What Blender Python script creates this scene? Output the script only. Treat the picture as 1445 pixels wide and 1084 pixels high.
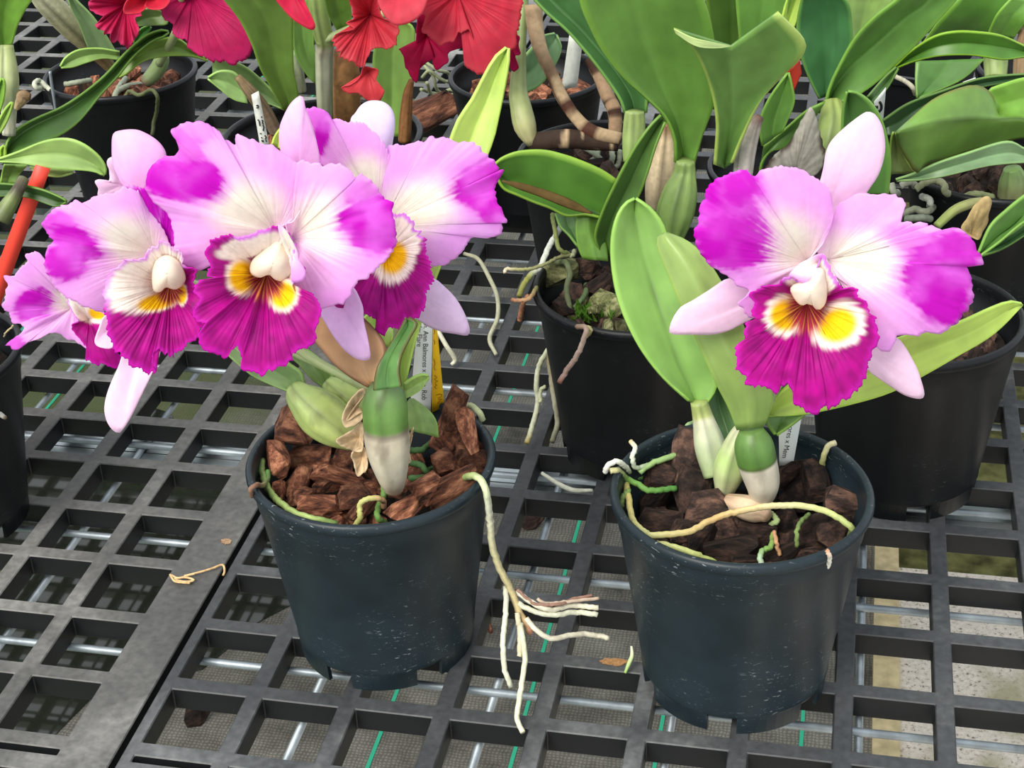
import bpy, bmesh, math, random
import numpy as np
from mathutils import Vector, Matrix

for o in list(bpy.data.objects):
    bpy.data.objects.remove(o)
SC = bpy.context.scene
COL = SC.collection

# ------------------------------------------------------------------ camera
IW, IH = 1445.0, 1084.0
PITCH_M = 0.06                       # bench lattice pitch in metres
FPX = 2279.0
PIT, YAW, ROLL = math.radians(30.48), math.radians(-12.6), math.radians(-2.4)
CG = (6.462, -11.948, 11.228)        # camera in lattice units
CAM = np.array([0.0, 0.0, CG[2] * PITCH_M])
_F = np.array([0.0, math.cos(PIT), -math.sin(PIT)])
_rt = np.array([1.0, 0.0, 0.0])
_up = np.cross(_rt, _F)
_R = math.cos(ROLL) * _rt + math.sin(ROLL) * _up
_U = -math.sin(ROLL) * _rt + math.cos(ROLL) * _up
cd = bpy.data.cameras.new('camera')
cam = bpy.data.objects.new('camera', cd)
COL.objects.link(cam)
cd.sensor_fit = 'HORIZONTAL'
cd.sensor_width = 36.0
cd.lens = FPX / IW * 36.0
cd.clip_start = 0.05
cam.matrix_world = Matrix(((_R[0], _U[0], -_F[0], CAM[0]), (_R[1], _U[1], -_F[1], CAM[1]),
                           (_R[2], _U[2], -_F[2], CAM[2]), (0, 0, 0, 1)))
SC.camera = cam

# ------------------------------------------------------------------ light
wd = bpy.data.worlds.new('greenhouse_daylight')
SC.world = wd
wd.use_nodes = True
bg = wd.node_tree.nodes['Background']
bg.inputs[0].default_value = (0.90, 0.96, 1.0, 1)
bg.inputs[1].default_value = 0.95
sd = bpy.data.lights.new('sun', 'SUN')
sd.energy = 3.3
sd.angle = math.radians(35)
sd.color = (1.0, 0.95, 0.86)
sun = bpy.data.objects.new('sun', sd)
COL.objects.link(sun)
sun.rotation_euler = Vector((0.5, 0.62, -0.85)).to_track_quat('-Z', 'Y').to_euler()
vs = SC.view_settings
vs.view_transform = 'Standard'
vs.look = 'None'
vs.gamma = 1.0
vs.use_curve_mapping = False
vs.exposure = 0.28

# ------------------------------------------------------------------ maths helpers
def ray(x, y):
    return _F + _R * ((x - IW / 2) / FPX) - _U * ((y - IH / 2) / FPX)
def V(x, y, Y):                      # point seen at (x, y) that stands at distance Y from the camera
    d = ray(x, y)
    return CAM + d * (Y / d[1])
def Z(x, y, z):                      # point seen at (x, y) that lies at height z
    d = ray(x, y)
    return CAM + d * ((z - CAM[2]) / d[2])
def VA(xy, Y):
    xy = np.asarray(xy, float); Y = np.asarray(Y, float)
    d = _F + np.outer((xy[:, 0] - IW / 2) / FPX, _R) - np.outer((xy[:, 1] - IH / 2) / FPX, _U)
    return CAM + d * (Y / d[:, 1])[:, None]
def mpp(P):                          # metres per pixel at a point
    return float((np.asarray(P) - CAM) @ _F) / FPX
def G(i, j, z=0.0):                  # lattice coordinates to world
    dx, dy = (i - CG[0]) * PITCH_M, (j - CG[1]) * PITCH_M
    c, s = math.cos(YAW), math.sin(YAW)
    return np.array([c * dx - s * dy, s * dx + c * dy, z])
def crop(x0, y0, sc):
    return lambda pts: [(x0 + p[0] / sc,) + (y0 + p[1] / sc,) + tuple(p[2:]) for p in pts]
K1 = crop(0, 120, 3.6125); K2 = crop(200, 120, 3.6125); K3 = crop(360, 120, 3.6125)
K4 = crop(0, 320, 3.6125); K5 = crop(300, 360, 3.6125); K6 = crop(940, 150, 3.1413)
K7 = crop(940, 300, 3.6125); K8 = crop(820, 540, 3.2841); KL = crop(320, 540, 3.6125)
K00 = crop(0, 0, 3.6125); K30 = crop(300, 0, 3.0104); K62 = crop(620, 0, 3.0104)
K96 = crop(965, 0, 3.0104); K70 = crop(700, 280, 2.7094); KRB = crop(1085, 360, 2.7111)
KRT = crop(640, 640, 2.581); KMB = crop(600, 320, 3.0115); KTG = crop(540, 440, 6.025)
KT2 = crop(1080, 580, 10.84); KRX = crop(1250, 240, 4.169); KSE = crop(1180, 80, 5.419)
def rs(seed): return np.random.RandomState(seed)
def catmull(P, n, closed=False):     # smooth polyline, resampled evenly
    P = np.asarray(P, float)
    if len(P) == 2 and not closed:
        t = np.linspace(0, 1, n)[:, None]
        return P[0] * (1 - t) + P[1] * t
    if closed: Q = np.vstack([P[-1], P, P[0], P[1]])
    else: Q = np.vstack([2 * P[0] - P[1], P, 2 * P[-1] - P[-2]])
    out = []
    for k in range(1, len(Q) - 2):
        p0, p1, p2, p3 = Q[k - 1], Q[k], Q[k + 1], Q[k + 2]
        for t in np.linspace(0, 1, 9)[:-1]:
            out.append(.5 * (2 * p1 + (p2 - p0) * t + (2 * p0 - 5 * p1 + 4 * p2 - p3) * t * t + (3 * p1 - p0 - 3 * p2 + p3) * t ** 3))
    out.append(Q[-2])
    out = np.array(out)
    s = np.concatenate([[0], np.cumsum(np.linalg.norm(np.diff(out, axis=0), axis=1))])
    t = np.linspace(0, s[-1], n + 1 if closed else n)
    if closed: t = t[:-1]
    return np.stack([np.interp(t, s, out[:, k]) for k in range(out.shape[1])], 1)
def vnoise(x, y, seed=0):            # smooth value noise
    x = np.asarray(x, float); y = np.asarray(y, float)
    xi = np.floor(x).astype(int); yi = np.floor(y).astype(int)
    fx = x - xi; fy = y - yi
    fx = fx * fx * (3 - 2 * fx); fy = fy * fy * (3 - 2 * fy)
    tab = rs(seed).rand(64, 64)
    g = lambda a, b: tab[a % 64, b % 64]
    return (g(xi, yi) * (1 - fx) + g(xi + 1, yi) * fx) * (1 - fy) + (g(xi, yi + 1) * (1 - fx) + g(xi + 1, yi + 1) * fx) * fy
def sm(a, b, x):
    t = np.clip((x - a) / (b - a), 0, 1)
    return t * t * (3 - 2 * t)
def lin(r, g, b):                    # sRGB 0..255 to linear
    f = lambda c: (c / 255 / 12.92) if c / 255 <= .04045 else ((c / 255 + .055) / 1.055) ** 2.4
    return np.array([f(r), f(g), f(b)])
def mixc(a, b, t): return a * (1 - t)[:, None] + b * t[:, None]

# ------------------------------------------------------------------ object helpers
def tag(o, label, cat, group=None, kind=None):
    o['label'] = label; o['category'] = cat
    if group: o['group'] = group
    if kind: o['kind'] = kind
    return o
def thing(name, loc, label, cat, group=None):
    o = bpy.data.objects.new(name, None)
    COL.objects.link(o)
    o.location = tuple(loc); o.empty_display_size = .02
    return tag(o, label, cat, group)
def root_loc(o):
    while o.parent: o = o.parent
    return np.array(o.location)
def mesh(name, verts, faces, mat, parent=None, cols=None, smooth=True, thick=0, loc=None, sub=0, off=0.0):
    me = bpy.data.meshes.new(name)
    verts = np.asarray(verts, float)
    if parent is not None: verts = verts - root_loc(parent)
    elif loc is not None: verts = verts - np.asarray(loc)
    me.from_pydata(verts.tolist(), [], faces)
    if cols is not None:
        a = me.color_attributes.new('pigment', 'FLOAT_COLOR', 'POINT')
        c = np.ones((len(verts), 4)); c[:, :3] = np.clip(cols, 0, 1)
        a.data.foreach_set('color', c.ravel())
    if smooth: me.polygons.foreach_set('use_smooth', [True] * len(me.polygons))
    me.materials.append(mat)
    me.update()
    o = bpy.data.objects.new(name, me)
    COL.objects.link(o)
    if parent is not None: o.parent = parent
    elif loc is not None: o.location = tuple(loc)
    if sub:
        m = o.modifiers.new('s', 'SUBSURF'); m.levels = sub; m.render_levels = sub
    if thick:
        m = o.modifiers.new('t', 'SOLIDIFY'); m.thickness = thick; m.offset = off
    return o
def grid_faces(nu, nv, wrap=False):
    f = []
    for a in range(nu - 1):
        for b in range(nv if wrap else nv - 1):
            b2 = (b + 1) % nv
            f.append((a * nv + b, a * nv + b2, (a + 1) * nv + b2, (a + 1) * nv + b))
    return f
def fan(name, parent, outline, origin, Yo, Ye, mat, colf, bow=0, ruf=0, rfreq=6, rpow=3.6, fringe=0, tilt=(0, 0),
        ns=240, nt=34, seed=1, thick=.0007):
    """petal-like sheet: rays from the claw (origin) out to a wavy margin"""
    B = catmull(outline, ns, True)
    r = rs(seed)
    if fringe:
        j = r.randn(ns); j = .55 * j + .45 * np.roll(j, 1) + 1.1 * (vnoise(np.arange(ns) * .23, np.zeros(ns), seed) - .5) * 2
        d = B - np.array(origin); L = np.linalg.norm(d, axis=1)[:, None]
        B = B + d / L * (j * fringe)[:, None] * np.minimum(1, L / 60)
    s = np.arange(ns) / ns
    rad = np.linalg.norm(B - np.array(origin), axis=1); rn = rad / rad.max()
    kw_ = max(3, ns // 6); ker = np.hanning(2 * kw_ + 3)[1:-1]; ker /= ker.sum()
    rn = np.convolve(np.concatenate([rn[-kw_:], rn, rn[:kw_]]), ker, 'valid')
    w = np.zeros(ns)
    for k in range(3):
        fr = max(3, int(rfreq * (.7 + .8 * k))); tab = r.rand(fr) * 2 - 1
        x = s * fr + r.rand(); i0 = np.floor(x).astype(int); f_ = x - i0; f_ = f_ * f_ * (3 - 2 * f_)
        w += (tab[i0 % fr] * (1 - f_) + tab[(i0 + 1) % fr] * f_) / (1 + .6 * k)
    w *= ruf * (.25 + .75 * rn)
    pts = []; Ys = []; us = []; ss = []
    for k in range(nt + 1):
        u = max(k / nt, .004)
        pts.append(np.array(origin) * (1 - u) + B * u)
        du = pts[-1] - np.array(origin)
        y = Yo + (Ye - Yo) * u * (.3 + .7 * rn) + bow * 4 * u * (1 - u) * rn + w * u ** rpow + du[:, 0] * tilt[0] + du[:, 1] * tilt[1]
        Ys.append(y); us.append(np.full(ns, u)); ss.append(s)
    pts = np.vstack(pts); Ys = np.concatenate(Ys); us = np.concatenate(us); ss = np.concatenate(ss)
    verts = VA(pts, Ys)
    cols = colf(pts, us, ss, seed)
    return mesh(name, verts, grid_faces(nt + 1, ns, True), mat, parent, cols, thick=thick)
def leaf(name, parent, L, R, Y, mat, base, M=None, fold=.004, tilt=0.0, arch=0.0, thick=.0018, edge=None, n=30, nc=14, seed=0,
         under=None, rib=.25, edgew=.06):
    L = catmull(L, n); R = catmull(R, n)
    M = catmull(M, n) if M is not None else (L + R) / 2
    Yl = np.interp(np.linspace(0, 1, n), np.linspace(0, 1, len(Y)), Y) if len(Y) < 3 else catmull(np.c_[np.linspace(0, 1, len(Y)), Y], n)[:, 1]
    v = np.linspace(-1, 1, 2 * (nc // 2) + 1)
    X = []; YY = []; vv = []; uu = []
    for a in range(n):
        for b in v:
            p = M[a] * (1 - abs(b)) + (L[a] if b < 0 else R[a]) * abs(b)
            X.append(p)
            YY.append(Yl[a] + fold * (1 - abs(b)) + tilt * b - arch * (1 - b * b)); vv.append(b); uu.append(a / (n - 1))
    vv = np.array(vv); uu = np.array(uu)
    verts = VA(np.array(X), np.array(YY))
    base = np.asarray(base, float); base = (base * .84 + base.mean() * .13) * 1.02
    edge = base * 1.0 + lin(150, 190, 60) * .38 if edge is None else np.asarray(edge, float)
    nz = vnoise(uu * 9, vv * 3 + 5, seed + 3)
    st = vnoise(vv * 22, uu * 2.5, seed + 9)
    c = base[None] * (.8 + .3 * nz + .14 * (st - .5))[:, None]
    c = mixc(c, np.tile(base * 1.35 + .015, (len(c), 1)), rib * np.exp(-(vv / .07) ** 2))
    c = mixc(c, np.tile(edge, (len(c), 1)), sm(1 - 2 * edgew, 1, np.abs(vv)) * .8)
    return mesh(name, verts, grid_faces(n, len(v)), mat, parent, c, thick=thick)
def tube(name, parent, P, rad, mat, colf, n=None, nc=12, ridge=0, nridge=9, flat=1.0, wob=0.0, seed=0, px=True, cap=True):
    """P: world points, rad: radius at each (pixels if px)"""
    P = np.asarray(P, float); rad = np.asarray(rad, float)
    if px: rad = rad * np.array([mpp(p) for p in P])
    n = n or max(6, 5 * len(P))
    Q = catmull(np.c_[P, rad], n)
    C, rd = Q[:, :3], Q[:, 3]
    r = rs(seed)
    if wob: C[1:-1] += r.randn(n - 2, 3) * wob
    T = np.gradient(C, axis=0); T /= np.linalg.norm(T, axis=1)[:, None] + 1e-9
    side = np.cross(T, np.array([0.05, -.86, .5])); side /= np.linalg.norm(side, axis=1)[:, None] + 1e-9
    oth = np.cross(T, side)
    vs_, aa, uu = [], [], []
    for k in range(n):
        for q in range(nc):
            a = 2 * math.pi * q / nc
            f = rd[k] * (1 + ridge * math.sin(a * nridge))
            vs_.append(C[k] + side[k] * math.cos(a) * f + oth[k] * math.sin(a) * f * flat); aa.append(q / nc); uu.append(k / (n - 1))
    faces = grid_faces(n, nc, True)
    if cap:
        faces.append(tuple(range(nc))[::-1]); faces.append(tuple((n - 1) * nc + q for q in range(nc)))
    c = colf(np.array(uu), np.array(aa), seed) if callable(colf) else np.tile(colf, (len(vs_), 1)) * (.82 + .36 * vnoise(np.array(uu) * n * .6, np.array(aa) * 5, seed))[:, None]
    if mat.name in ('orchid_root', 'pseudobulb_skin'): c = c * .68 + c.mean(axis=1)[:, None] * .26
    return mesh(name, vs_, faces, mat, parent, c)
def bx(bm, x0, x1, y0, y1, z0, z1):
    v = [bm.verts.new((x, y, z)) for z in (z0, z1) for y in (y0, y1) for x in (x0, x1)]
    for f in ((0, 2, 3, 1), (4, 5, 7, 6), (0, 1, 5, 4), (2, 6, 7, 3), (0, 4, 6, 2), (1, 3, 7, 5)):
        bm.faces.new([v[k] for k in f])
def bm_obj(name, bm, mat, parent=None, smooth=False):
    me = bpy.data.meshes.new(name); bm.to_mesh(me); bm.free()
    if smooth: me.polygons.foreach_set('use_smooth', [True] * len(me.polygons))
    me.materials.append(mat)
    o = bpy.data.objects.new(name, me); COL.objects.link(o)
    if parent is not None: o.parent = parent
    return o

# ------------------------------------------------------------------ materials
def newmat(name):
    m = bpy.data.materials.new(name); m.use_nodes = True
    return m, m.node_tree.nodes, m.node_tree.links, m.node_tree.nodes['Principled BSDF']
def organic(name, rough=.4, trans=.2, nscale=160, bump=.15, spec=.4, coat=0, namt=.12, bscale=None):
    m, N, L, B = newmat(name)
    at = N.new('ShaderNodeAttribute'); at.attribute_name = 'pigment'
    tc = N.new('ShaderNodeTexCoord')
    nz = N.new('ShaderNodeTexNoise'); nz.inputs['Scale'].default_value = nscale; nz.inputs['Detail'].default_value = 4
    L.new(tc.outputs['Object'], nz.inputs['Vector'])
    mr = N.new('ShaderNodeMapRange'); mr.inputs[3].default_value = 1 - namt; mr.inputs[4].default_value = 1 + namt
    mr.inputs[1].default_value = .25; mr.inputs[2].default_value = .75
    L.new(nz.outputs['Fac'], mr.inputs[0])
    mx = N.new('ShaderNodeVectorMath'); mx.operation = 'SCALE'
    L.new(at.outputs['Color'], mx.inputs[0]); L.new(mr.outputs[0], mx.inputs['Scale'])
    L.new(mx.outputs[0], B.inputs['Base Color'])
    B.inputs['Roughness'].default_value = rough
    B.inputs['Specular IOR Level'].default_value = spec
    if bump:
        bp = N.new('ShaderNodeBump'); bp.inputs['Strength'].default_value = bump; bp.inputs['Distance'].default_value = .001
        if bscale:
            n2 = N.new('ShaderNodeTexNoise'); n2.inputs['Scale'].default_value = bscale; n2.inputs['Detail'].default_value = 5
            L.new(tc.outputs['Object'], n2.inputs['Vector']); L.new(n2.outputs['Fac'], bp.inputs['Height'])
        else: L.new(nz.outputs['Fac'], bp.inputs['Height'])
        L.new(bp.outputs[0], B.inputs['Normal'])
    if trans:
        tr = N.new('ShaderNodeBsdfTranslucent'); ms = N.new('ShaderNodeMixShader'); ms.inputs[0].default_value = trans
        L.new(mx.outputs[0], tr.inputs[0]); L.new(B.outputs[0], ms.inputs[1]); L.new(tr.outputs[0], ms.inputs[2])
        L.new(ms.outputs[0], N['Material Output'].inputs[0])
    return m
M_PETAL = organic('petal_tissue', .55, .35, 260, .12, .25, namt=.05)
M_LIP = organic('lip_velvet', .6, .2, 320, .15, .2, namt=.08)
M_LEAF = organic('leathery_leaf', .36, .16, 70, .06, .45, namt=.12)
M_BULB = organic('pseudobulb_skin', .42, .06, 120, .15, .4, namt=.12)
M_SHEATH = organic('papery_sheath', .75, .2, 220, .5, .2, namt=.2)
M_ROOT = organic('orchid_root', .6, .05, 350, .4, .3, namt=.15)
def plain(name, rgb, rough=.5, spec=.5, metal=0, nscale=None, namt=.2, bump=0, bscale=None, detail=4, dist=.001):
    m, N, L, B = newmat(name)
    B.inputs['Base Color'].default_value = (*rgb, 1)
    B.inputs['Roughness'].default_value = rough; B.inputs['Specular IOR Level'].default_value = spec
    B.inputs['Metallic'].default_value = metal
    if nscale:
        tc = N.new('ShaderNodeTexCoord'); nz = N.new('ShaderNodeTexNoise')
        nz.inputs['Scale'].default_value = nscale; nz.inputs['Detail'].default_value = detail
        L.new(tc.outputs['Object'], nz.inputs['Vector'])
        cr = N.new('ShaderNodeValToRGB')
        cr.color_ramp.elements[0].position = .3; cr.color_ramp.elements[1].position = .7
        cr.color_ramp.elements[0].color = (*(np.array(rgb) * (1 - namt)), 1)
        cr.color_ramp.elements[1].color = (*np.minimum(1, np.array(rgb) * (1 + namt)), 1)
        L.new(nz.outputs['Fac'], cr.inputs[0]); L.new(cr.outputs[0], B.inputs['Base Color'])
        if bump:
            bp = N.new('ShaderNodeBump'); bp.inputs['Strength'].default_value = bump; bp.inputs['Distance'].default_value = dist
            src = nz
            if bscale:
                src = N.new('ShaderNodeTexNoise'); src.inputs['Scale'].default_value = bscale; src.inputs['Detail'].default_value = 6
                L.new(tc.outputs['Object'], src.inputs['Vector'])
            L.new(src.outputs['Fac'], bp.inputs['Height']); L.new(bp.outputs[0], B.inputs['Normal'])
    return m
def ramp(N, L, src, stops):
    cr = N.new('ShaderNodeValToRGB'); e = cr.color_ramp.elements
    while len(e) < len(stops): e.new(.5)
    for k, (p, c) in enumerate(stops):
        e[k].position = p; e[k].color = (*c, 1) if len(c) == 3 else c
    L.new(src, cr.inputs[0]); return cr
def pot_mat(name, rgb, scratch):
    m, N, L, B = newmat(name)
    tc = N.new('ShaderNodeTexCoord')
    n1 = N.new('ShaderNodeTexNoise'); n1.inputs['Scale'].default_value = 30; n1.inputs['Detail'].default_value = 6
    L.new(tc.outputs['Object'], n1.inputs['Vector'])
    base = ramp(N, L, n1.outputs['Fac'], [(.3, rgb * .8), (.75, rgb * 1.35)])
    mp = N.new('ShaderNodeMapping'); mp.inputs['Scale'].default_value = (55, 55, 170)
    L.new(tc.outputs['Object'], mp.inputs['Vector'])
    n2 = N.new('ShaderNodeTexNoise'); n2.inputs['Scale'].default_value = 4.0; n2.inputs['Detail'].default_value = 3; n2.inputs['Distortion'].default_value = 1.2
    L.new(mp.outputs[0], n2.inputs['Vector'])
    sc = ramp(N, L, n2.outputs['Fac'], [(.645, (0, 0, 0)), (.70, (1, 1, 1))])
    n3 = N.new('ShaderNodeTexNoise'); n3.inputs['Scale'].default_value = 14
    L.new(tc.outputs['Object'], n3.inputs['Vector'])
    msk = ramp(N, L, n3.outputs['Fac'], [(.42, (0, 0, 0)), (.62, (scratch,) * 3)])
    mu = N.new('ShaderNodeMath'); mu.operation = 'MULTIPLY'
    L.new(sc.outputs[0], mu.inputs[0]); L.new(msk.outputs[0], mu.inputs[1])
    mx = N.new('ShaderNodeMix'); mx.data_type = 'RGBA'
    L.new(mu.outputs[0], mx.inputs[0]); L.new(base.outputs[0], mx.inputs[6]); mx.inputs[7].default_value = (.45, .5, .5, 1)
    L.new(mx.outputs[2], B.inputs['Base Color'])
    B.inputs['Roughness'].default_value = .4; B.inputs['Specular IOR Level'].default_value = .3
    return m
M_POT = pot_mat('slate_plastic', lin(26, 37, 43), .4)
M_POTB = pot_mat('black_plastic', lin(12, 14, 17), .08)
def bark_mat(name, dark, light, black):
    m, N, L, B = newmat(name)
    tc = N.new('ShaderNodeTexCoord'); oi = N.new('ShaderNodeObjectInfo')
    ad = N.new('ShaderNodeVectorMath'); ad.operation = 'MULTIPLY_ADD'
    ad.inputs[1].default_value = (1, 1, 1)
    L.new(tc.outputs['Object'], ad.inputs[0])
    L.new(oi.outputs['Random'], ad.inputs[2])
    mp = N.new('ShaderNodeMapping'); mp.inputs['Scale'].default_value = (1, 2.6, 4.5)
    L.new(ad.outputs[0], mp.inputs['Vector'])
    nz = N.new('ShaderNodeTexNoise'); nz.inputs['Scale'].default_value = 85; nz.inputs['Detail'].default_value = 9; nz.inputs['Roughness'].default_value = .7
    L.new(mp.outputs[0], nz.inputs['Vector'])
    cr = ramp(N, L, nz.outputs['Fac'], [(.36, black), (.5, dark), (.66, light)])
    mr = N.new('ShaderNodeMapRange'); mr.inputs[3].default_value = .4; mr.inputs[4].default_value = 1.7
    L.new(oi.outputs['Random'], mr.inputs[0])
    mx = N.new('ShaderNodeVectorMath'); mx.operation = 'SCALE'
    L.new(cr.outputs[0], mx.inputs[0]); L.new(mr.outputs[0], mx.inputs['Scale'])
    L.new(mx.outputs[0], B.inputs['Base Color'])
    bp = N.new('ShaderNodeBump'); bp.inputs['Strength'].default_value = 1.0; bp.inputs['Distance'].default_value = .003
    L.new(nz.outputs['Fac'], bp.inputs['Height']); L.new(bp.outputs[0], B.inputs['Normal'])
    B.inputs['Roughness'].default_value = .8; B.inputs['Specular IOR Level'].default_value = .25
    return m
M_BARK = bark_mat('dry_bark', lin(112, 68, 50), lin(186, 130, 98), lin(34, 21, 16))
M_BARKD = bark_mat('wet_bark', lin(54, 40, 35), lin(100, 74, 62), lin(16, 12, 11))
M_BARKM = bark_mat('mossy_bark', lin(92, 94, 58), lin(150, 148, 108), lin(36, 34, 24))
M_MIX = plain('dark_potting_crumb', lin(30, 24, 21), .9, .2, 0, 220, .6, .9)
M_MOSS = plain('green_moss', lin(70, 110, 30), .9, .2, 0, 300, .5, .9)
M_STEEL = plain('galvanised_steel', (.30, .345, .38), .5, .5, .6, 60, .3, .15, 300)
M_RAIL = plain('bright_galvanised_rail', (.62, .68, .70), .32, .5, .85, 40, .15)
M_TAG = plain('white_plastic_tag', (.90, .93, .90), .4, .5)
M_YEL = plain('yellow_plastic_tag', lin(254, 200, 30), .45, .4)
M_RED = plain('red_plastic_stake', lin(236, 74, 58), .45, .4)
M_INK = plain('black_print_ink', (.012, .012, .014), .6, .3)
M_INKB = plain('faded_pen_ink', lin(150, 100, 10), .7, .2)
M_GREYTAG = plain('weathered_white_tag', (.62, .64, .58), .5, .4, 0, 200, .1)
M_DRY = plain('dry_straw', lin(214, 178, 130), .8, .2, 0, 300, .3, .4)
# bench plastic: dusty dark grey
def bench_mat(name, d0, d1, d2):
    m, N, L, B = newmat(name)
    tc = N.new('ShaderNodeTexCoord')
    a = N.new('ShaderNodeTexNoise'); a.inputs['Scale'].default_value = 5.5; a.inputs['Detail'].default_value = 8; a.inputs['Roughness'].default_value = .65
    b = N.new('ShaderNodeTexNoise'); b.inputs['Scale'].default_value = 190; b.inputs['Detail'].default_value = 5
    L.new(tc.outputs['Object'], a.inputs['Vector']); L.new(tc.outputs['Object'], b.inputs['Vector'])
    c1 = ramp(N, L, a.outputs['Fac'], [(.30, d0), (.52, d1), (.74, d2)])
    c2 = ramp(N, L, b.outputs['Fac'], [(.3, (.75, .75, .75)), (.72, (1.25, 1.25, 1.25))])
    mu = N.new('ShaderNodeMix'); mu.data_type = 'RGBA'; mu.blend_type = 'MULTIPLY'; mu.inputs[0].default_value = 1
    L.new(c1.outputs[0], mu.inputs[6]); L.new(c2.outputs[0], mu.inputs[7])
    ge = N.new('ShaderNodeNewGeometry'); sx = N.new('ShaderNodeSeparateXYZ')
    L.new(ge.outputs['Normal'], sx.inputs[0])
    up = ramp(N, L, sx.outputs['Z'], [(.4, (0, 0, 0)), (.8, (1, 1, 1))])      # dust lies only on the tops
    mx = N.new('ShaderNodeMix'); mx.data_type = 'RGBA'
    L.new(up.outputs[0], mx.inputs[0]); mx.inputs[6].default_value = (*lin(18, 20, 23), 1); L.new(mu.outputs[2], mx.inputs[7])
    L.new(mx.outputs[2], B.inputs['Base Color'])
    B.inputs['Roughness'].default_value = .5; B.inputs['Specular IOR Level'].default_value = .4
    bp = N.new('ShaderNodeBump'); bp.inputs['Strength'].default_value = .25; bp.inputs['Distance'].default_value = .0008
    L.new(b.outputs['Fac'], bp.inputs['Height']); L.new(bp.outputs[0], B.inputs['Normal'])
    return m
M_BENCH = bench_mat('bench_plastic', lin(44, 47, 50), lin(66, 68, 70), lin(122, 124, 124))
M_BENCHD = bench_mat('dusty_sheen_bench_plastic', lin(56, 57, 57), lin(90, 89, 87), lin(150, 149, 145))  # paler than the other panel: sky reflection painted into the colour, plus dust
def fabric_mat():
    m, N, L, B = newmat('woven_ground_cover')
    tc = N.new('ShaderNodeTexCoord')
    w = []
    for ax in ('X', 'Y'):
        t = N.new('ShaderNodeTexWave'); t.bands_direction = ax; t.inputs['Scale'].default_value = 70; t.inputs['Distortion'].default_value = 4.5
        t.inputs['Detail'].default_value = 2
        L.new(tc.outputs['Object'], t.inputs['Vector']); w.append(t)
    mu = N.new('ShaderNodeMath'); mu.operation = 'MULTIPLY'
    L.new(w[0].outputs['Fac'], mu.inputs[0]); L.new(w[1].outputs['Fac'], mu.inputs[1])
    nz = N.new('ShaderNodeTexNoise'); nz.inputs['Scale'].default_value = 7; nz.inputs['Detail'].default_value = 8; nz.inputs['Roughness'].default_value = .7
    L.new(tc.outputs['Object'], nz.inputs['Vector'])
    dirt = ramp(N, L, nz.outputs['Fac'], [(.32, lin(70, 68, 62)), (.5, lin(122, 119, 110)), (.7, lin(160, 157, 146))])
    wv = ramp(N, L, mu.outputs[0], [(0, (.62, .62, .62)), (.6, (1.1, 1.1, 1.1))])
    mx = N.new('ShaderNodeMix'); mx.data_type = 'RGBA'; mx.blend_type = 'MULTIPLY'; mx.inputs[0].default_value = 1
    L.new(dirt.outputs[0], mx.inputs[6]); L.new(wv.outputs[0], mx.inputs[7])
    n2 = N.new('ShaderNodeTexNoise'); n2.inputs['Scale'].default_value = 2.2; n2.inputs['Detail'].default_value = 5
    L.new(tc.outputs['Object'], n2.inputs['Vector'])
    # moss grows towards the wet left side
    sx = N.new('ShaderNodeSeparateXYZ'); L.new(tc.outputs['Object'], sx.inputs[0])
    ma = N.new('ShaderNodeMath'); ma.operation = 'MULTIPLY_ADD'; ma.inputs[1].default_value = -.55; ma.inputs[2].default_value = -.22
    L.new(sx.outputs['X'], ma.inputs[0])
    sm_ = N.new('ShaderNodeMath'); sm_.operation = 'ADD'; L.new(n2.outputs['Fac'], sm_.inputs[0]); L.new(ma.outputs[0], sm_.inputs[1])
    mo = ramp(N, L, sm_.outputs[0], [(.52, (0, 0, 0)), (.62, (.85, .85, .85))])
    mg = N.new('ShaderNodeMix'); mg.data_type = 'RGBA'
    L.new(mo.outputs[0], mg.inputs[0]); L.new(mx.outputs[2], mg.inputs[6]); mg.inputs[7].default_value = (*lin(84, 96, 50), 1)
    L.new(mg.outputs[2], B.inputs['Base Color'])
    bp = N.new('ShaderNodeBump'); bp.inputs['Strength'].default_value = .5; bp.inputs['Distance'].default_value = .001
    L.new(mu.outputs[0], bp.inputs['Height']); L.new(bp.outputs[0], B.inputs['Normal'])
    B.inputs['Roughness'].default_value = .8
    return m
M_FAB = fabric_mat()
def concrete_mat():
    m, N, L, B = newmat('speckled_concrete')
    tc = N.new('ShaderNodeTexCoord')
    a = N.new('ShaderNodeTexNoise'); a.inputs['Scale'].default_value = 170; a.inputs['Detail'].default_value = 6; a.inputs['Roughness'].default_value = .75
    L.new(tc.outputs['Object'], a.inputs['Vector'])
    c = ramp(N, L, a.outputs['Fac'], [(.36, lin(90, 80, 70)), (.44, lin(205, 195, 182)), (.7, lin(232, 224, 214))])
    b = N.new('ShaderNodeTexNoise'); b.inputs['Scale'].default_value = 9; b.inputs['Detail'].default_value = 6
    L.new(tc.outputs['Object'], b.inputs['Vector'])
    k = ramp(N, L, b.outputs['Fac'], [(.52, (0, 0, 0)), (.66, (.8, .8, .8))])
    mx = N.new('ShaderNodeMix'); mx.data_type = 'RGBA'
    L.new(k.outputs[0], mx.inputs[0]); L.new(c.outputs[0], mx.inputs[6]); mx.inputs[7].default_value = (*lin(150, 146, 110), 1)
    L.new(mx.outputs[2], B.inputs['Base Color']); B.inputs['Roughness'].default_value = .85
    return m
M_CONC = concrete_mat()
M_MOSSG = plain('mossy_ground', lin(92, 92, 56), .95, .1, 0, 40, .6, .6)
M_KERB = plain('weathered_timber', lin(196, 180, 140), .8, .2, 0, 60, .25, .3)
M_GREEN = plain('green_marker_thread', lin(60, 190, 150), .7, .3)
m, N, L, B = newmat('puddle_water'); M_WATER = m
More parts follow.
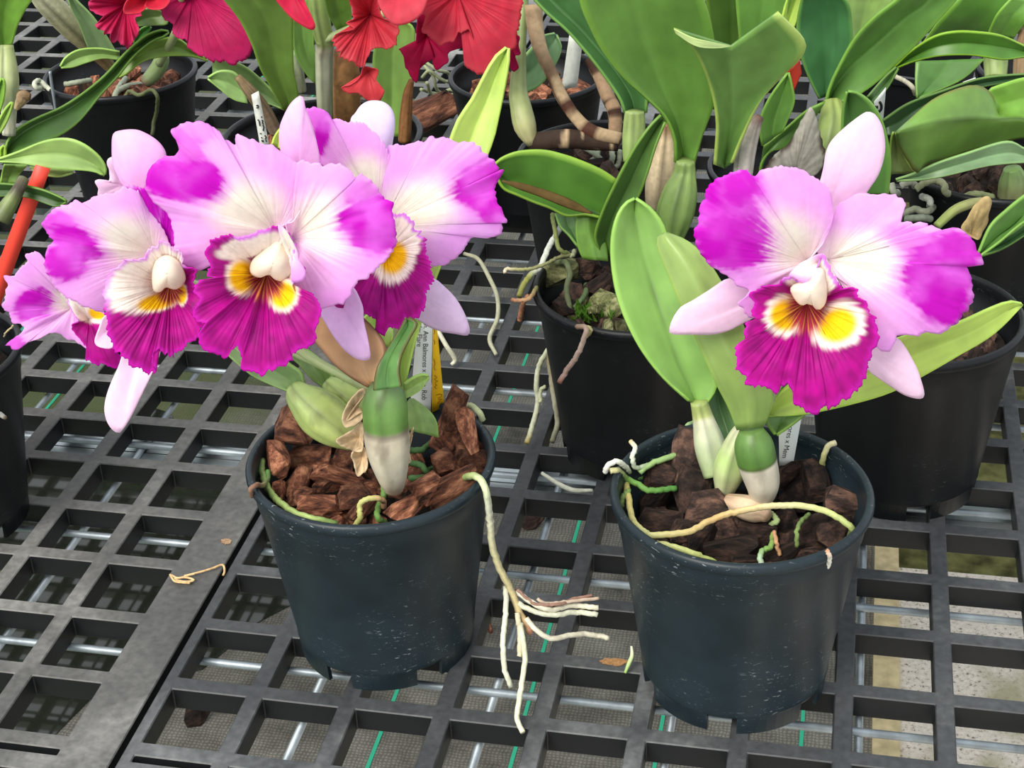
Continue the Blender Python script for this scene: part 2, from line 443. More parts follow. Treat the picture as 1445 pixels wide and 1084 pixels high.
B.inputs['Base Color'].default_value = (*lin(40, 44, 36), 1); B.inputs['Roughness'].default_value = .03; B.inputs['Specular IOR Level'].default_value = .6

# ------------------------------------------------------------------ setting: the ground below the bench
GZ = -0.60
c_, s_ = math.cos(YAW), math.sin(YAW)
def rot_obj(o, z=0.0):
    p = G(0, 0, z)
    o.matrix_world = Matrix.Translation(p) @ Matrix.Rotation(YAW, 4, 'Z')
    return o
P_ = PITCH_M

def slab(name, x0, x1, y0, y1, z0, z1, mat):
    bm = bmesh.new(); bx(bm, x0, x1, y0, y1, z0, z1)
    return bm_obj(name, bm, mat)
fl = rot_obj(slab('floor', -4.0, .47, -2.0, 6.0, -.02, 0, M_FAB), GZ); fl['kind'] = 'structure'
fl['label'] = 'grey woven ground cover fabric below the bench'
fc = rot_obj(slab('floor', .50, 3.5, -2.0, 1.0, -.02, .006, M_CONC), GZ); fc['kind'] = 'structure'; fc['label'] = 'pale speckled concrete path below the bench'
fm = rot_obj(slab('floor', .50, 3.5, 1.0, 6.0, -.02, -.004, M_MOSSG), GZ); fm['kind'] = 'structure'; fm['label'] = 'dark mossy ground beyond the concrete path'
kb = rot_obj(slab('trim_1', .47, .50, -2.0, 6.0, -.02, .012, M_KERB), GZ); kb['kind'] = 'structure'; kb['label'] = 'weathered pale edging board beside the concrete'
for gx in (-1.25, -1.098, -.941, -.784, -.627, -.47, -.392, -.235, -.078, .079, .236, .393):
    if gx in (-.47,): continue
    t = slab('marker_thread', gx - .0022, gx + .0022, -2.0, 6.0, -.0005, .0012, M_GREEN); t.parent = fl
# puddle
rp = rs(4); pv = []
for k in range(40):
    a = 2 * math.pi * k / 40; q = 1 + .25 * math.sin(3 * a + 1) + .12 * math.sin(7 * a)
    pv.append((-.50 + .24 * q * math.cos(a), .86 + .34 * q * math.sin(a), .0015))
bm = bmesh.new(); bm.faces.new([bm.verts.new(p) for p in pv]); ex = bmesh.ops.extrude_face_region(bm, geom=list(bm.faces))
bmesh.ops.translate(bm, verts=[e for e in ex['geom'] if isinstance(e, bmesh.types.BMVert)], vec=(0, 0, -.001)); bmesh.ops.recalc_face_normals(bm, faces=list(bm.faces))
pud = rot_obj(bm_obj('puddle', bm, M_WATER), GZ); tag(pud, 'still dark puddle on the ground under the left bench panel', 'puddle')

# ------------------------------------------------------------------ bench
def lattice(name, xs, ys, solid, label, mat):
    e = thing(name, (0, 0, 0), label, 'bench panel', 'plastic bench top panels')
    bm = bmesh.new(); vv = {}
    def vt(a, b):
        if (a, b) not in vv: vv[(a, b)] = bm.verts.new((xs[a] * P_, ys[b] * P_, 0))
        return vv[(a, b)]
    for a in range(len(xs) - 1):
        for b in range(len(ys) - 1):
            if solid(a, b): bm.faces.new([vt(a, b), vt(a + 1, b), vt(a + 1, b + 1), vt(a, b + 1)])
    ex = bmesh.ops.extrude_face_region(bm, geom=list(bm.faces))
    bmesh.ops.translate(bm, verts=[q for q in ex['geom'] if isinstance(q, bmesh.types.BMVert)], vec=(0, 0, -.0165))
    bmesh.ops.recalc_face_normals(bm, faces=list(bm.faces))
    o = bm_obj('lattice', bm, mat, e)
    md = o.modifiers.new('b', 'BEVEL'); md.width = .0007; md.segments = 1; md.limit_method = 'ANGLE'
    rot_obj(e)
    return e
NJ = 56
ysR = [-1.33, -1.09, -1.0, -.81] + [v for j in range(NJ) for v in (j, j + .19)]
ysL = [v - .033 for v in ysR]
xsR = [-.13] + [v for i in range(16) for v in (i, i + .81)] + [16.2]
xsL = [-32.6] + [v for i in range(31) for v in (-31.573 + i, -31.573 + i + .79)] + [-.20]
def solid(a, b):
    longbar = (a % 2 == 0)
    if longbar: return True
    if b in (0, 2): return True
    if b == 1: return False
    return (b - 3) % 2 == 1
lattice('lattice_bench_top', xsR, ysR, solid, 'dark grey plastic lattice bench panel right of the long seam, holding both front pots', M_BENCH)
lattice('lattice_bench_top', xsL, ysL, solid, 'dusty grey plastic lattice bench panel left of the long seam, sky sheen painted in', M_BENCHD)
# galvanised mesh and rail that carry the panels
fr = thing('wire_mesh_stand', G(0, 0, 0), 'galvanised steel wire mesh frame seen through the lattice bench top', 'bench frame')
def rod(a, b, r=.0027, mat=M_STEEL, name='rod'):
    a = np.array(a); b = np.array(b)
    tb = tube(name, fr, [a, (a + b) / 2, b], [r] * 3, mat, np.array([.5, .5, .5]), n=3, nc=10, px=False)
    return tb
for k in range(18):
    j = -1.22 + 2.05 * k
    rod(G(-18, j, -.0195), G(15.8, j, -.0195))
for k in range(-8, 8):
    i = -.56 + 1.91 * k
    rod(G(i, -1.3, -.0247), G(i, 34, -.0247))
for j in (5.05, 17.5, 30):
    for k, (dj, w, h) in enumerate(((-.16, .10, .012), (0.02, .13, .016), (.2, .10, .012))):
        bm = bmesh.new(); bx(bm, -18 * P_, 15.8 * P_, (j + dj - w / 2 - .04) * P_, (j + dj + w / 2) * P_, -.0275 - h, -.0275)
        o = bm_obj('rail', bm, M_RAIL, fr); o.matrix_parent_inverse = Matrix.Translation(-fr.location); o.matrix_basis = Matrix.Translation(G(0, 0, 0)) @ Matrix.Rotation(YAW, 4, 'Z')
for (i, j) in ((-17.5, 5.05), (15.5, 5.05), (-17.5, 30), (15.5, 30), (-17.5, 17.5), (15.5, 17.5)):
    p = G(i, j, 0)
    tube('leg', fr, [(p[0], p[1], -.029), (p[0], p[1], -.3), (p[0], p[1], GZ + .001)], [.016] * 3, M_STEEL, np.array([.5] * 3), n=3, px=False)

# ------------------------------------------------------------------ pots
POTMESH = {}
def lathe(prof, n=72):
    vs_, fs = [], []
    for (r, z) in prof:
        for k in range(n):
            a = 2 * math.pi * k / n; vs_.append((r * math.cos(a), r * math.sin(a), z))
    fs = grid_faces(len(prof), n, True)
    return vs_, [f[::-1] for f in fs]
def pot(x, y, label, mat, scale=1.0, rot=0.0, group='round plastic pots on the bench'):
    e = thing('flower_pot', (x, y, 0), label, 'pot', group)
    key = mat.name
    if key not in POTMESH:
        body = [(.0005, .011), (.0555, .011), (.0572, .0125), (.0578, .0145), (.0574, .0155), (.0714, .1175), (.0722, .1185), (.0736, .1325),
                (.0716, .1325), (.0702, .118), (.0695, .1175), (.0555, .018), (.0005, .018)]
        rim = [(.0712, .131), (.0740, .1312), (.0757, .1324), (.0765, .1345), (.0765, .1368), (.0755, .1386), (.0738, .1392), (.0722, .1386), (.0714, .137), (.0712, .131)]
        ms = []
        for nm, pr in (('body', body), ('rim', rim)):
            v, f = lathe(pr)
            me = bpy.data.meshes.new('pot_' + nm); me.from_pydata(v, [], f); me.polygons.foreach_set('use_smooth', [True] * len(me.polygons))
            me.materials.append(mat); ms.append(me)
        v, f = [], []
        na = 8
        for k in range(na):
            a = math.radians(42) * k / (na - 1)
            for (r, z) in ((.0535, 0), (.0562, 0), (.0575, .0135), (.0548, .0135)): v.append((r * math.cos(a), r * math.sin(a), z))
        for k in range(na - 1):
            for q in range(4): f.append((k * 4 + q, (k + 1) * 4 + q, (k + 1) * 4 + (q + 1) % 4, k * 4 + (q + 1) % 4))
        f += [(0, 1, 2, 3), tuple((na - 1) * 4 + q for q in (3, 2, 1, 0))]
        me = bpy.data.meshes.new('pot_foot'); me.from_pydata(v, [], f); me.materials.append(mat); ms.append(me)
        POTMESH[key] = ms
    for nm, me in zip(('body', 'rim'), POTMESH[key][:2]):
        o = bpy.data.objects.new(nm, me); COL.objects.link(o); o.parent = e
        if nm == 'body':
            md = o.modifiers.new('es', 'EDGE_SPLIT'); md.split_angle = math.radians(50)
    for k in range(6):
        o = bpy.data.objects.new('foot', POTMESH[key][2]); COL.objects.link(o); o.parent = e; o.rotation_euler.z = math.radians(60 * k) + rot
    e.scale = (scale,) * 3 if not isinstance(scale, tuple) else scale
    return e
PR, PL, PC, PRB = (.131, .778), (-.088, .830), (.094, 1.045), (.280, .986)
PLE, PLB, PRF, PBK = (-.417, .985), (-.378, 1.557), (-.161, 1.365), (.027, 1.500)
PRB2, PCB, PTL, PLP = (.41, 1.235), (.247, 1.25), (-.44, 1.93), (-.52, 1.27)
PCX, PTR = (.088, 1.295), (.62, 1.75)
pot(*PR, 'slate plastic pot at front right with one large pink and white bloom above', M_POT, rot=math.radians(24))
pot(*PL, 'slate plastic pot at front left under the cluster of pink blooms', M_POT, rot=math.radians(10))
pot(*PC, 'black plastic pot with mossy roots behind the two front pots, in the middle', M_POTB, rot=.3)
pot(*PRB, 'black plastic pot right behind the front right slate pot', M_POTB, rot=math.radians(222))
pot(*PLE, 'black plastic pot cut off by the left edge of the picture', M_POTB, rot=.5)
pot(*PLB, 'black plastic pot of bark and roots at the upper left, under the crimson bloom', M_POTB)
pot(*PRF, 'wide black plastic pot behind the pink cluster, holding the red flowered orchid', M_POTB, scale=(1.19, 1.19, 1.0))
pot(*PBK, 'black plastic pot beyond the bark, behind the brown rhizome at top centre', M_POTB)
pot(*PRB2, 'black plastic pot with grey roots at the far right under wide leaves', M_POTB)
pot(*PCB, 'black plastic pot hidden behind the front right bloom', M_POTB)
pot(*PCX, 'black plastic pot holding the banded brown rhizome, in the centre back', M_POTB)
pot(*PTL, 'black plastic pot in the top left corner, farthest back', M_POTB)
pot(.53, 1.46, 'black plastic pot under the dense leaves of the upper right corner', M_POTB)
pot(*PLP, 'black plastic pot at the left beside the red stake', M_POTB)

# ------------------------------------------------------------------ potting medium and bark chips
def medium(c, z, label, r=.069, green=False):
    v = [(c[0], c[1], z + .004)]; f = []
    rr = rs(int(abs(c[0]) * 1000))
    nr, na = 9, 40
    rz = (.0545 + .0145 * z / .12) * .975
    for a in range(1, nr + 1):
        for b in range(na):
            t = 2 * math.pi * b / na; q = min(r, rz) * a / nr
            v.append((c[0] + q * math.cos(t), c[1] + q * math.sin(t), z + (rr.rand() - .5) * .006 * (a < nr)))
    for b in range(na): f.append((0, 1 + b, 1 + (b + 1) % na))
    for a in range(nr - 1):
        for b in range(na):
            b2 = (b + 1) % na
            f.append((1 + a * na + b, 1 + (a + 1) * na + b, 1 + (a + 1) * na + b2, 1 + a * na + b2))
    o = mesh('potting_mix', v, f, M_MIX, loc=(c[0], c[1], z), smooth=False)
    tag(o, label, 'potting mix', kind='stuff')
medium(PR, .094, 'dark damp potting mix under the bark in the front right pot')
medium(PL, .098, 'dark potting mix between the bark chips in the front left pot')
medium(PC, .112, 'dark potting mix among mossy roots in the middle pot')
medium(PRB, .112, 'dark potting mix in the pot behind the front right pot')
medium(PLE, .112, 'dark potting mix in the pot at the left edge')
medium(PLB, .114, 'dark potting mix in the upper left pot')
medium(PRF, .108, 'dark potting mix in the red flowered orchid pot', r=.08)
medium(PBK, .112, 'dark potting mix in the pot at top centre')
medium(PRB2, .116, 'dark potting mix in the far right pot')
medium(PCB, .112, 'dark potting mix in the pot hidden behind the right bloom')
medium(PCX, .116, 'dark potting mix below the banded rhizome')
medium(PTL, .112, 'dark potting mix in the farthest left pot')
medium((.53, 1.46), .112, 'dark potting mix under the dense upper right leaves')
medium(PLP, .112, 'dark potting mix in the pot beside the red stake')
CHIP = []
for k in range(9):
    r = rs(50 + k); bm = bmesh.new()
    for q in range(16):
        d = r.randn(3); d /= np.linalg.norm(d)
        p = np.clip(d * (1.15 + .25 * r.rand()), -.95, .95) * (1, .72, .5)
        bm.verts.new(p * .01)
    h = bmesh.ops.convex_hull(bm, input=list(bm.verts))
    for vtx in [x for x in bm.verts if not x.link_faces]: bm.verts.remove(vtx)
    bmesh.ops.subdivide_edges(bm, edges=list(bm.edges), cuts=2, use_grid_fill=True, fractal=.35, along_normal=.3, seed=k)
    bmesh.ops.recalc_face_normals(bm, faces=list(bm.faces))
    me = bpy.data.meshes.new('bark'); bm.to_mesh(me); bm.free()
    pair = []
    for mt in (M_BARK, M_BARKD, M_BARKM):
        q = me.copy(); q.materials.append(mt); pair.append(q)
    CHIP.append(pair)
NCH = [0]
def chip(p, w, h, ang, wet, label, group, tiltx=None, rsd=None):
    """w, h metres half extents seen; ang: turn about the viewing direction"""
    r = rs(1000 + NCH[0]); NCH[0] += 1
    o = bpy.data.objects.new('bark_chip', CHIP[r.randint(len(CHIP))][int(wet)]); COL.objects.link(o)
    o.location = tuple(p)
    o.scale = (w / .009, h / .0062, min(w, h) / .0062 * (.75 + .4 * r.rand()))
    view = Matrix(((_R[0], _U[0], -_F[0]), (_R[1], _U[1], -_F[1]), (_R[2], _U[2], -_F[2])))
    rot = view @ Matrix.Rotation(ang, 3, 'Z') @ Matrix.Rotation((r.rand() - .5) * .9, 3, 'X') @ Matrix.Rotation((r.rand() - .5) * .7, 3, 'Y')
    o.rotation_euler = rot.to_euler()
    return tag(o, label, 'bark', group)
def chips(K, lst, z, wet, group, sc, labels={}):
    for k, (x, y, w, h, a) in enumerate(lst):
        px, py = K([(x, y)])[0]
        p = Z(px, py, z); m_ = mpp(p)
        c0 = PL if 'left' in group[1] else PR
        lim = .069 - max(w, h) / sc * m_ * .27
        for dz in (0, .003, -.003, .006, -.006, .009, .012, .015, .018, .021, .024, .027, .030):
            q_ = Z(px, py, z + dz)
            if math.hypot(q_[0] - c0[0], q_[1] - c0[1]) <= lim: p = q_; break
        d_ = math.hypot(p[0] - c0[0], p[1] - c0[1])
        if d_ > lim: p[0] = c0[0] + (p[0] - c0[0]) * lim / d_; p[1] = c0[1] + (p[1] - c0[1]) * lim / d_
        chip(p, w / sc * m_ * .56, h / sc * m_ * .56, math.radians(a), wet, labels.get(k, ('wet' if wet else 'reddish') + ' bark chip on top in the ' + group[1] + ', ' + sector(p, c0)), group[0])
def sector(p, c):
    dx, dy = p[0] - c[0], p[1] - c[1]; r_ = math.hypot(dx, dy)
    if r_ < .02: return 'in the middle'
    k = int(((math.degrees(math.atan2(dy, dx)) + 22.5) % 360) // 45)
    return ('right', 'back right', 'back', 'back left', 'left', 'front left', 'front', 'front right')[k] + (' by the rim' if r_ > .042 else ' off centre')
def fill(c, z, n, rad, size, wet, where, group, seed):
    r = rs(seed); pts = []
    for t in range(n * 30):
        a = r.rand() * 6.283; q = rad * math.sqrt(r.rand())
        p = (c[0] + q * math.cos(a), c[1] + q * math.sin(a))
        if all((p[0] - u[0]) ** 2 + (p[1] - u[1]) ** 2 > (size * 1.35) ** 2 for u in pts): pts.append(p)
        if len(pts) >= n: break
    for p in pts:
        s_ = size * (.75 + .5 * r.rand())
        chip((p[0], p[1], z + (r.rand() - .5) * .006), s_, s_ * (.55 + .3 * r.rand()), r.rand() * 6.28, wet, where + ', ' + sector(p, c), group)
gl = ('bark chips in the front left pot', 'front left pot')
chips(KL, [(345, 225, 185, 150, -15), (258, 385, 105, 165, 20), (430, 385, 200, 130, 0), (555, 480, 250, 85, -10), (360, 510, 100, 150, -25), (375, 580, 130, 70, 35),
           (468, 642, 220, 120, -5), (640, 592, 160, 110, 20), (685, 660, 170, 70, 40), (600, 400, 90, 120, 0), (275, 555, 70, 100, 20), (490, 540, 100, 80, 0),
           (925, 640, 210, 100, 35), (510, 320, 110, 90, -20)], .114, False, gl, 3.6125,
      {0: 'large red-brown bark chip at the back left of the front left pot', 3: 'long orange-brown bark chip in front of the sheath in the front left pot',
       5: 'small straw coloured bark sliver in the front left pot', 6: 'flat pale brown bark chip at the front of the left pot'})
chips(KL, [(1135, 250, 130, 240, -20), (1160, 130, 90, 190, -15), (1240, 240, 90, 190, 25), (1240, 325, 120, 90, -30), (1110, 420, 130, 130, 30), (1245, 415, 170, 130, -10),
           (1165, 530, 260, 150, 35), (1030, 540, 170, 120, 25)], .122, False, gl, 3.6125,
      {0: 'tall upright bark chip beside the yellow tag', 6: 'big purplish brown bark chip at the right rim of the left pot'})
fill(PL, .098, 36, .050, .0105, False, 'low brown bark chip in the front left pot', gl[0], 5)
gr = ('bark chips in the front right pot', 'front right pot')
chips(K8, [(370, 545, 190, 130, 15), (375, 650, 180, 120, 0), (1195, 575, 190, 140, -20), (1100, 690, 180, 180, 30), (1175, 715, 160, 150, 0), (1005, 520, 120, 130, -30),
           (800, 705, 190, 130, 0), (700, 785, 220, 120, 5), (755, 835, 150, 60, 0), (935, 810, 200, 90, 20), (570, 735, 130, 130, 0), (360, 440, 150, 120, 0),
           (960, 660, 130, 120, 0), (1050, 800, 110, 60, 0), (480, 690, 120, 90, 0), (670, 690, 130, 120, 0)], .106, True, gr, 3.2841,
      {3: 'large rounded dark bark chip at the right of the front right pot', 7: 'flat reddish dark bark chip at the front of the right pot'})
chips(K8, [(505, 340, 150, 230, -8), (520, 500, 140, 200, -5), (578, 585, 190, 130, 5), (1000, 420, 170, 120, 0), (1085, 465, 120, 180, 15)], .117, True, gr, 3.2841,
      {0: 'tall dark bark chunk against the left pseudobulb in the front right pot'})
fill(PR, .094, 36, .050, .0105, True, 'low dark bark chip in the front right pot', gr[0], 6)
fill(PC, .117, 26, .054, .011, True, 'dark mossy bark chip in the middle black pot', 'bark chips in the middle pot', 7)
fill(PRB, .117, 26, .054, .011, True, 'dark bark chip in the right rear black pot', 'bark chips in the right rear pot', 8)
fill(PLB, .119, 26, .054, .011, False, 'brown bark chip in the upper left pot', 'bark chips in the upper left pot', 9)
fill(PRB2, .121, 20, .054, .011, True, 'dark bark chip in the far right pot', 'bark chips in the far right pot', 10)
fill(PRF, .113, 26, .062, .012, False, 'brown bark chip in the red flowered orchid pot', 'bark chips in the red orchid pot', 11)
fill(PBK, .117, 20, .054, .011, False, 'brown bark chip in the pot at top centre', 'bark chips in the top centre pot', 12)
fill(PLE, .117, 20, .054, .011, True, 'dark bark chip in the pot at the left edge', 'bark chips in the left edge pot', 13)
fill(PCX, .120, 20, .054, .011, True, 'dark bark chip under the banded rhizome', 'bark chips in the centre back pot', 14)
def loose(px, py, w, h, z, lab, wet=True):
    p = Z(px, py, z); m_ = mpp(p); chip((p[0], p[1], z + h * m_ * .35), w * m_ / 2, h * m_ / 2, .4, wet, lab, None)
loose(280, 1019, 34, 30, GZ, 'dark bark lump lying on the ground fabric below the front lattice')
loose(750, 742, 34, 32, GZ, 'dark brown bark lump on the ground between the two front pots')
loose(692, 893, 8, 26, GZ, 'small tan twig lying on the ground beside the front left pot', False)
loose(606, 178, 110, 50, .012, 'big brown bark slab lying behind the pink cluster', False)

# ------------------------------------------------------------------ pigment of petals and lips
PINK, LILAC = lin(250, 200, 246), lin(238, 158, 240)
MAG, MAG2, CREAM = lin(208, 2, 200), lin(232, 112, 234), lin(255, 251, 238)
def edist(pts, e):
    a = math.radians(e[4] if len(e) > 4 else 0)
    x = pts[:, 0] - e[0]; y = pts[:, 1] - e[1]
    return np.hypot((x * math.cos(a) + y * math.sin(a)) / e[2], (-x * math.sin(a) + y * math.cos(a)) / e[3])
def ell(K, lst, sc):
    return [K([(e[0], e[1])])[0] + (e[2] / sc, e[3] / sc) + tuple(e[4:]) for e in lst]
def petal_col(blots=(), creams=(), base=PINK, mott=.8):
    def f(pts, u, s, seed):
        streak = .6 * vnoise(s * 127.9, u * 2, seed) + .4 * vnoise(s * 63.9, u * 3 + 7, seed + 4); n = vnoise(pts[:, 0] / 5, pts[:, 1] / 5, seed + 1); n2 = vnoise(pts[:, 0] / 22, pts[:, 1] / 22, seed + 2)
        c = base[None] * (1.0 + .16 * (streak - .5))[:, None]
        c = mixc(c, np.tile(LILAC, (len(c), 1)), .75 * sm(.3, 1, u) * (.45 + .55 * n2))
        for e in creams: c = mixc(c, np.tile(CREAM, (len(c), 1)), sm(1.35, .35, edist(pts, e) + .12 * (streak - .5)))
        for e in blots:
            st = e[5] if len(e) > 5 else 1.0
            m_ = sm(1.22, .86, edist(pts, e) + .5 * (streak - .5) + .22 * (n - .5)) * st
            mg = mixc(np.tile(MAG, (len(c), 1)), np.tile(MAG2, (len(c), 1)), sm(.35, .95, n2) * mott)
            c = mixc(c, np.tile(MAG2, (len(c), 1)), .5 * st * sm(1.75, .9, edist(pts, e) + .5 * (streak - .5)))
            c = mixc(c, mg, m_)
        return c
    return f
def sepal_col(base=lin(250, 220, 243), tip=lin(230, 120, 190), tipn=.0):
    def f(pts, u, s, seed):
        streak = vnoise(s * 40, u * 2, seed)
        return base[None] * (1 + .06 * (streak - .5))[:, None]
    return f
LIPM, YEL, RED, WHT = lin(164, 0, 124), lin(254, 204, 20), lin(196, 70, 74), lin(250, 236, 226)
def lip_col(yel, throat, tr, hoods=(), lilac=1.0, white=1.75):
    def f(pts, u, s, seed):
        streak = vnoise(s * 127.9, u * 2.5, seed); n = vnoise(pts[:, 0] / 12, pts[:, 1] / 12, seed + 1)
        c = LIPM[None] * (.72 + .5 * n + .25 * (streak - .5))[:, None]
        c = mixc(c, np.tile(lin(214, 30, 190), (len(c), 1)), sm(.9, 1.0, u) * .6)
        for e in hoods:
            d = edist(pts, e)
            c = mixc(c, np.tile(WHT, (len(c), 1)), sm(1.15, .85, d + .2 * (streak - .5)))
        for e in yel: c = mixc(c, np.tile(WHT, (len(c), 1)), sm(white, white - .5, edist(pts, e) + .3 * (streak - .5)))
        for e in yel: c = mixc(c, np.tile(YEL, (len(c), 1)), sm(1.35, .8, edist(pts, e)))
        ang = np.arctan2(pts[:, 1] - throat[1], pts[:, 0] - throat[0]); d = edist(pts, (throat[0], throat[1] + tr * .32, tr * .92, tr * 1.08))
        vein = .5 + .5 * np.sin(ang * 30)
        tc_ = mixc(np.tile(lin(176, 52, 76), (len(c), 1)), np.tile(lin(240, 170, 90), (len(c), 1)), sm(.7, .98, vein) * .8)
        c = mixc(c, tc_, sm(1.15, .6, d + .35 * (streak - .5)))
        for e in hoods:
            k_ = sm(1.3, 1.0, edist(pts, e)) * sm(.86, .97, u)
            c = mixc(c, np.tile(lin(222, 130, 232), (len(c), 1)), k_ * lilac)
        return c
    return f
CLM = lin(253, 242, 226)
def flower(plant, stalk, label, rad=6, col=lin(170, 190, 110)):
    o = tube('flower', plant, stalk, [rad] * len(stalk), M_BULB, col, nc=10)
    o['label'] = label
    return o
def petal(fl_, K, out, org, Yo, Ye, colf, nm='petal', **kw):
    kw.setdefault('fringe', 1.6)
    return fan(nm, fl_, K(out), K([org])[0], Yo, Ye, M_PETAL, colf, **kw)
def sepal(fl_, K, out, org, Yo, Ye, nm='sepal', colf=None, **kw):
    kw.setdefault('ns', 64); kw.setdefault('nt', 14); kw.setdefault('thick', .001)
    return fan(nm, fl_, K(out), K([org])[0], Yo, Ye, M_PETAL, colf or sepal_col(), **kw)
def lip(fl_, K, out, org, Yo, Ye, colf, **kw):
    kw.setdefault('fringe', 2.2); kw.setdefault('ns', 340); kw.setdefault('nt', 44)
    return fan('lip', fl_, K(out), K([org])[0], Yo, Ye, M_LIP, colf, **kw)
def column(fl_, K, out, org, Y):
    return fan('column', fl_, K(out), K([org])[0], Y - .010, Y, M_PETAL, lambda pts, u, s, sd_: np.tile(CLM, (len(u), 1)) * (.93 + .1 * vnoise(s * 9, u * 3, sd_))[:, None], bow=-.003, ruf=.0006, ns=60, nt=12, thick=.0035, seed=7)

# ------------------------------------------------------------------ greens
GM, GB, GD, GY, GBL, GP = lin(104, 152, 62), lin(142, 182, 66), lin(58, 100, 40), lin(172, 200, 72), lin(96, 150, 92), lin(168, 196, 110)
PAPER, BROWN = lin(206, 194, 168), lin(110, 74, 52)
def grad(stops, streak=.12, freq=14, blot=0):
    xs_ = [a for a, _ in stops]; cs = np.array([c for _, c in stops])
    def f(u, a, seed):
        c = np.stack([np.interp(u, xs_, cs[:, k]) for k in range(3)], 1)
        w = np.minimum(a, 1 - a) * 2
        c = c * (1 + streak * 2 * (vnoise(w * freq, u * 2.5, seed) - .5))[:, None]
        if blot: c = mixc(c, np.tile(BROWN * .5, (len(c), 1)), blot * sm(.72, .85, vnoise(u * 9, w * 8, seed + 5)))
        return c
    return f
def bulb(plant, pts, rads, colf, name='pseudobulb', mat=None, **kw):
    kw.setdefault('n', 26); kw.setdefault('nc', 36)
    return tube(name, plant, [V(*p) for p in pts], rads, mat or M_BULB, colf, **kw)
def roots(plant, K, pts, r, col, seed=0, rads=None, wob=.0002):
    q = K(pts)
    P = [V(*p) for p in q]
    R_ = rads or [r] * len(P)
    return tube('root', plant, P, R_, M_ROOT, col, nc=9, n=max(12, 6 * len(P)), wob=wob, seed=seed)
RC1, RC2, RC3 = lin(196, 196, 110), lin(222, 222, 190), lin(120, 150, 60)
ident = lambda pts: pts

# ================================================================== FRONT RIGHT PLANT
pr = thing('orchid_plant', Z(1073, 700, .112), 'orchid with a single large pink, white and magenta bloom in the front right pot', 'orchid', 'orchid plants')
# leaves
leaf('leaf', pr, K70([(735, 772), (640, 690), (560, 590), (500, 480), (460, 370), (440, 250), (440, 150), (460, 70), (492, 20), (530, 0)]),
     K70([(800, 795), (838, 740), (846, 690), (815, 610), (770, 500), (710, 350), (670, 220), (645, 110), (595, 40), (535, 0)]), [.83, .84, .86, .875], M_LEAF, lin(128, 176, 74),
     M=K70([(765, 785), (735, 720), (690, 620), (650, 500), (610, 380), (575, 270), (550, 180), (535, 100), (530, 40), (532, 0)]), fold=.006, rib=-.5, seed=1)
leaf('leaf', pr, [(1040, 606), (1028, 575), (1010, 540), (995, 507), (979, 472), (960, 430), (944, 390), (930, 355), (928, 338), (937, 330)],
     [(1078, 600), (1090, 565), (1082, 530), (1062, 490), (1045, 450), (1030, 420), (1015, 393), (994, 362), (970, 341), (942, 330)], [.785, .78, .79, .81], M_LEAF, lin(146, 178, 84),
     fold=-.004, rib=.1, seed=2)
leaf('leaf', pr, [(1075, 585), (1110, 545), (1170, 515), (1230, 490), (1290, 470), (1343, 458), (1398, 434), (1425, 425), (1442, 428)],
     [(1082, 588), (1122, 586), (1160, 580), (1214, 567), (1258, 553), (1303, 530), (1350, 503), (1400, 473), (1443, 432)], [.80, .795, .80, .83], M_LEAF, lin(178, 208, 70), fold=.002, rib=.3, seed=3)
leaf('leaf', pr, [(1078, 588), (1082, 596), (1086, 604), (1094, 613)], [(1140, 582), (1128, 592), (1114, 602), (1096, 614)], [.803, .80, .795], M_LEAF, lin(96, 136, 52), seed=4, n=10)
leaf('leaf', pr, [(1012, 630), (1000, 590), (998, 560), (1010, 530)], [(1052, 625), (1042, 595), (1030, 565), (1018, 530)], [.83, .845, .85], M_LEAF, lin(84, 128, 66), seed=5, n=14)
# pseudobulbs and sheaths
b = bulb(pr, [(1074, 708, .783), (1076, 682, .782), (1068, 650, .782), (1063, 625, .783), (1060, 606, .785)], [15, 24, 28, 27, 17],
         grad([(0, lin(226, 200, 160)), (.25, PAPER), (.56, PAPER), (.585, lin(80, 54, 40)), (.61, lin(80, 130, 28)), (1, lin(96, 142, 42))], .18, 9, .15))
b = bulb(pr, [(1012, 672, .81), (1002, 630, .82), (992, 590, .83), (986, 566, .832)], [19, 22, 15, 12], grad([(0, lin(140, 164, 96)), (.5, lin(176, 186, 140)), (.72, lin(190, 190, 150)), (.8, lin(170, 180, 84)), (1, lin(156, 176, 70))], .35, 9))
b = bulb(pr, [(1022, 696, .80), (1030, 660, .80), (1044, 615, .80), (1052, 598, .797)], [13, 23, 15, 6], grad([(0, lin(190, 190, 140)), (.5, lin(160, 190, 90)), (1, lin(214, 206, 170))], .5, 9))
bulb(pr, [(1026, 708, .79), (1052, 716, .782), (1072, 722, .777), (1084, 730, .772)], [12, 18, 17, 8], grad([(0, lin(180, 140, 100)), (.5, lin(214, 184, 140)), (1, lin(190, 150, 110))], .3), name='rhizome')
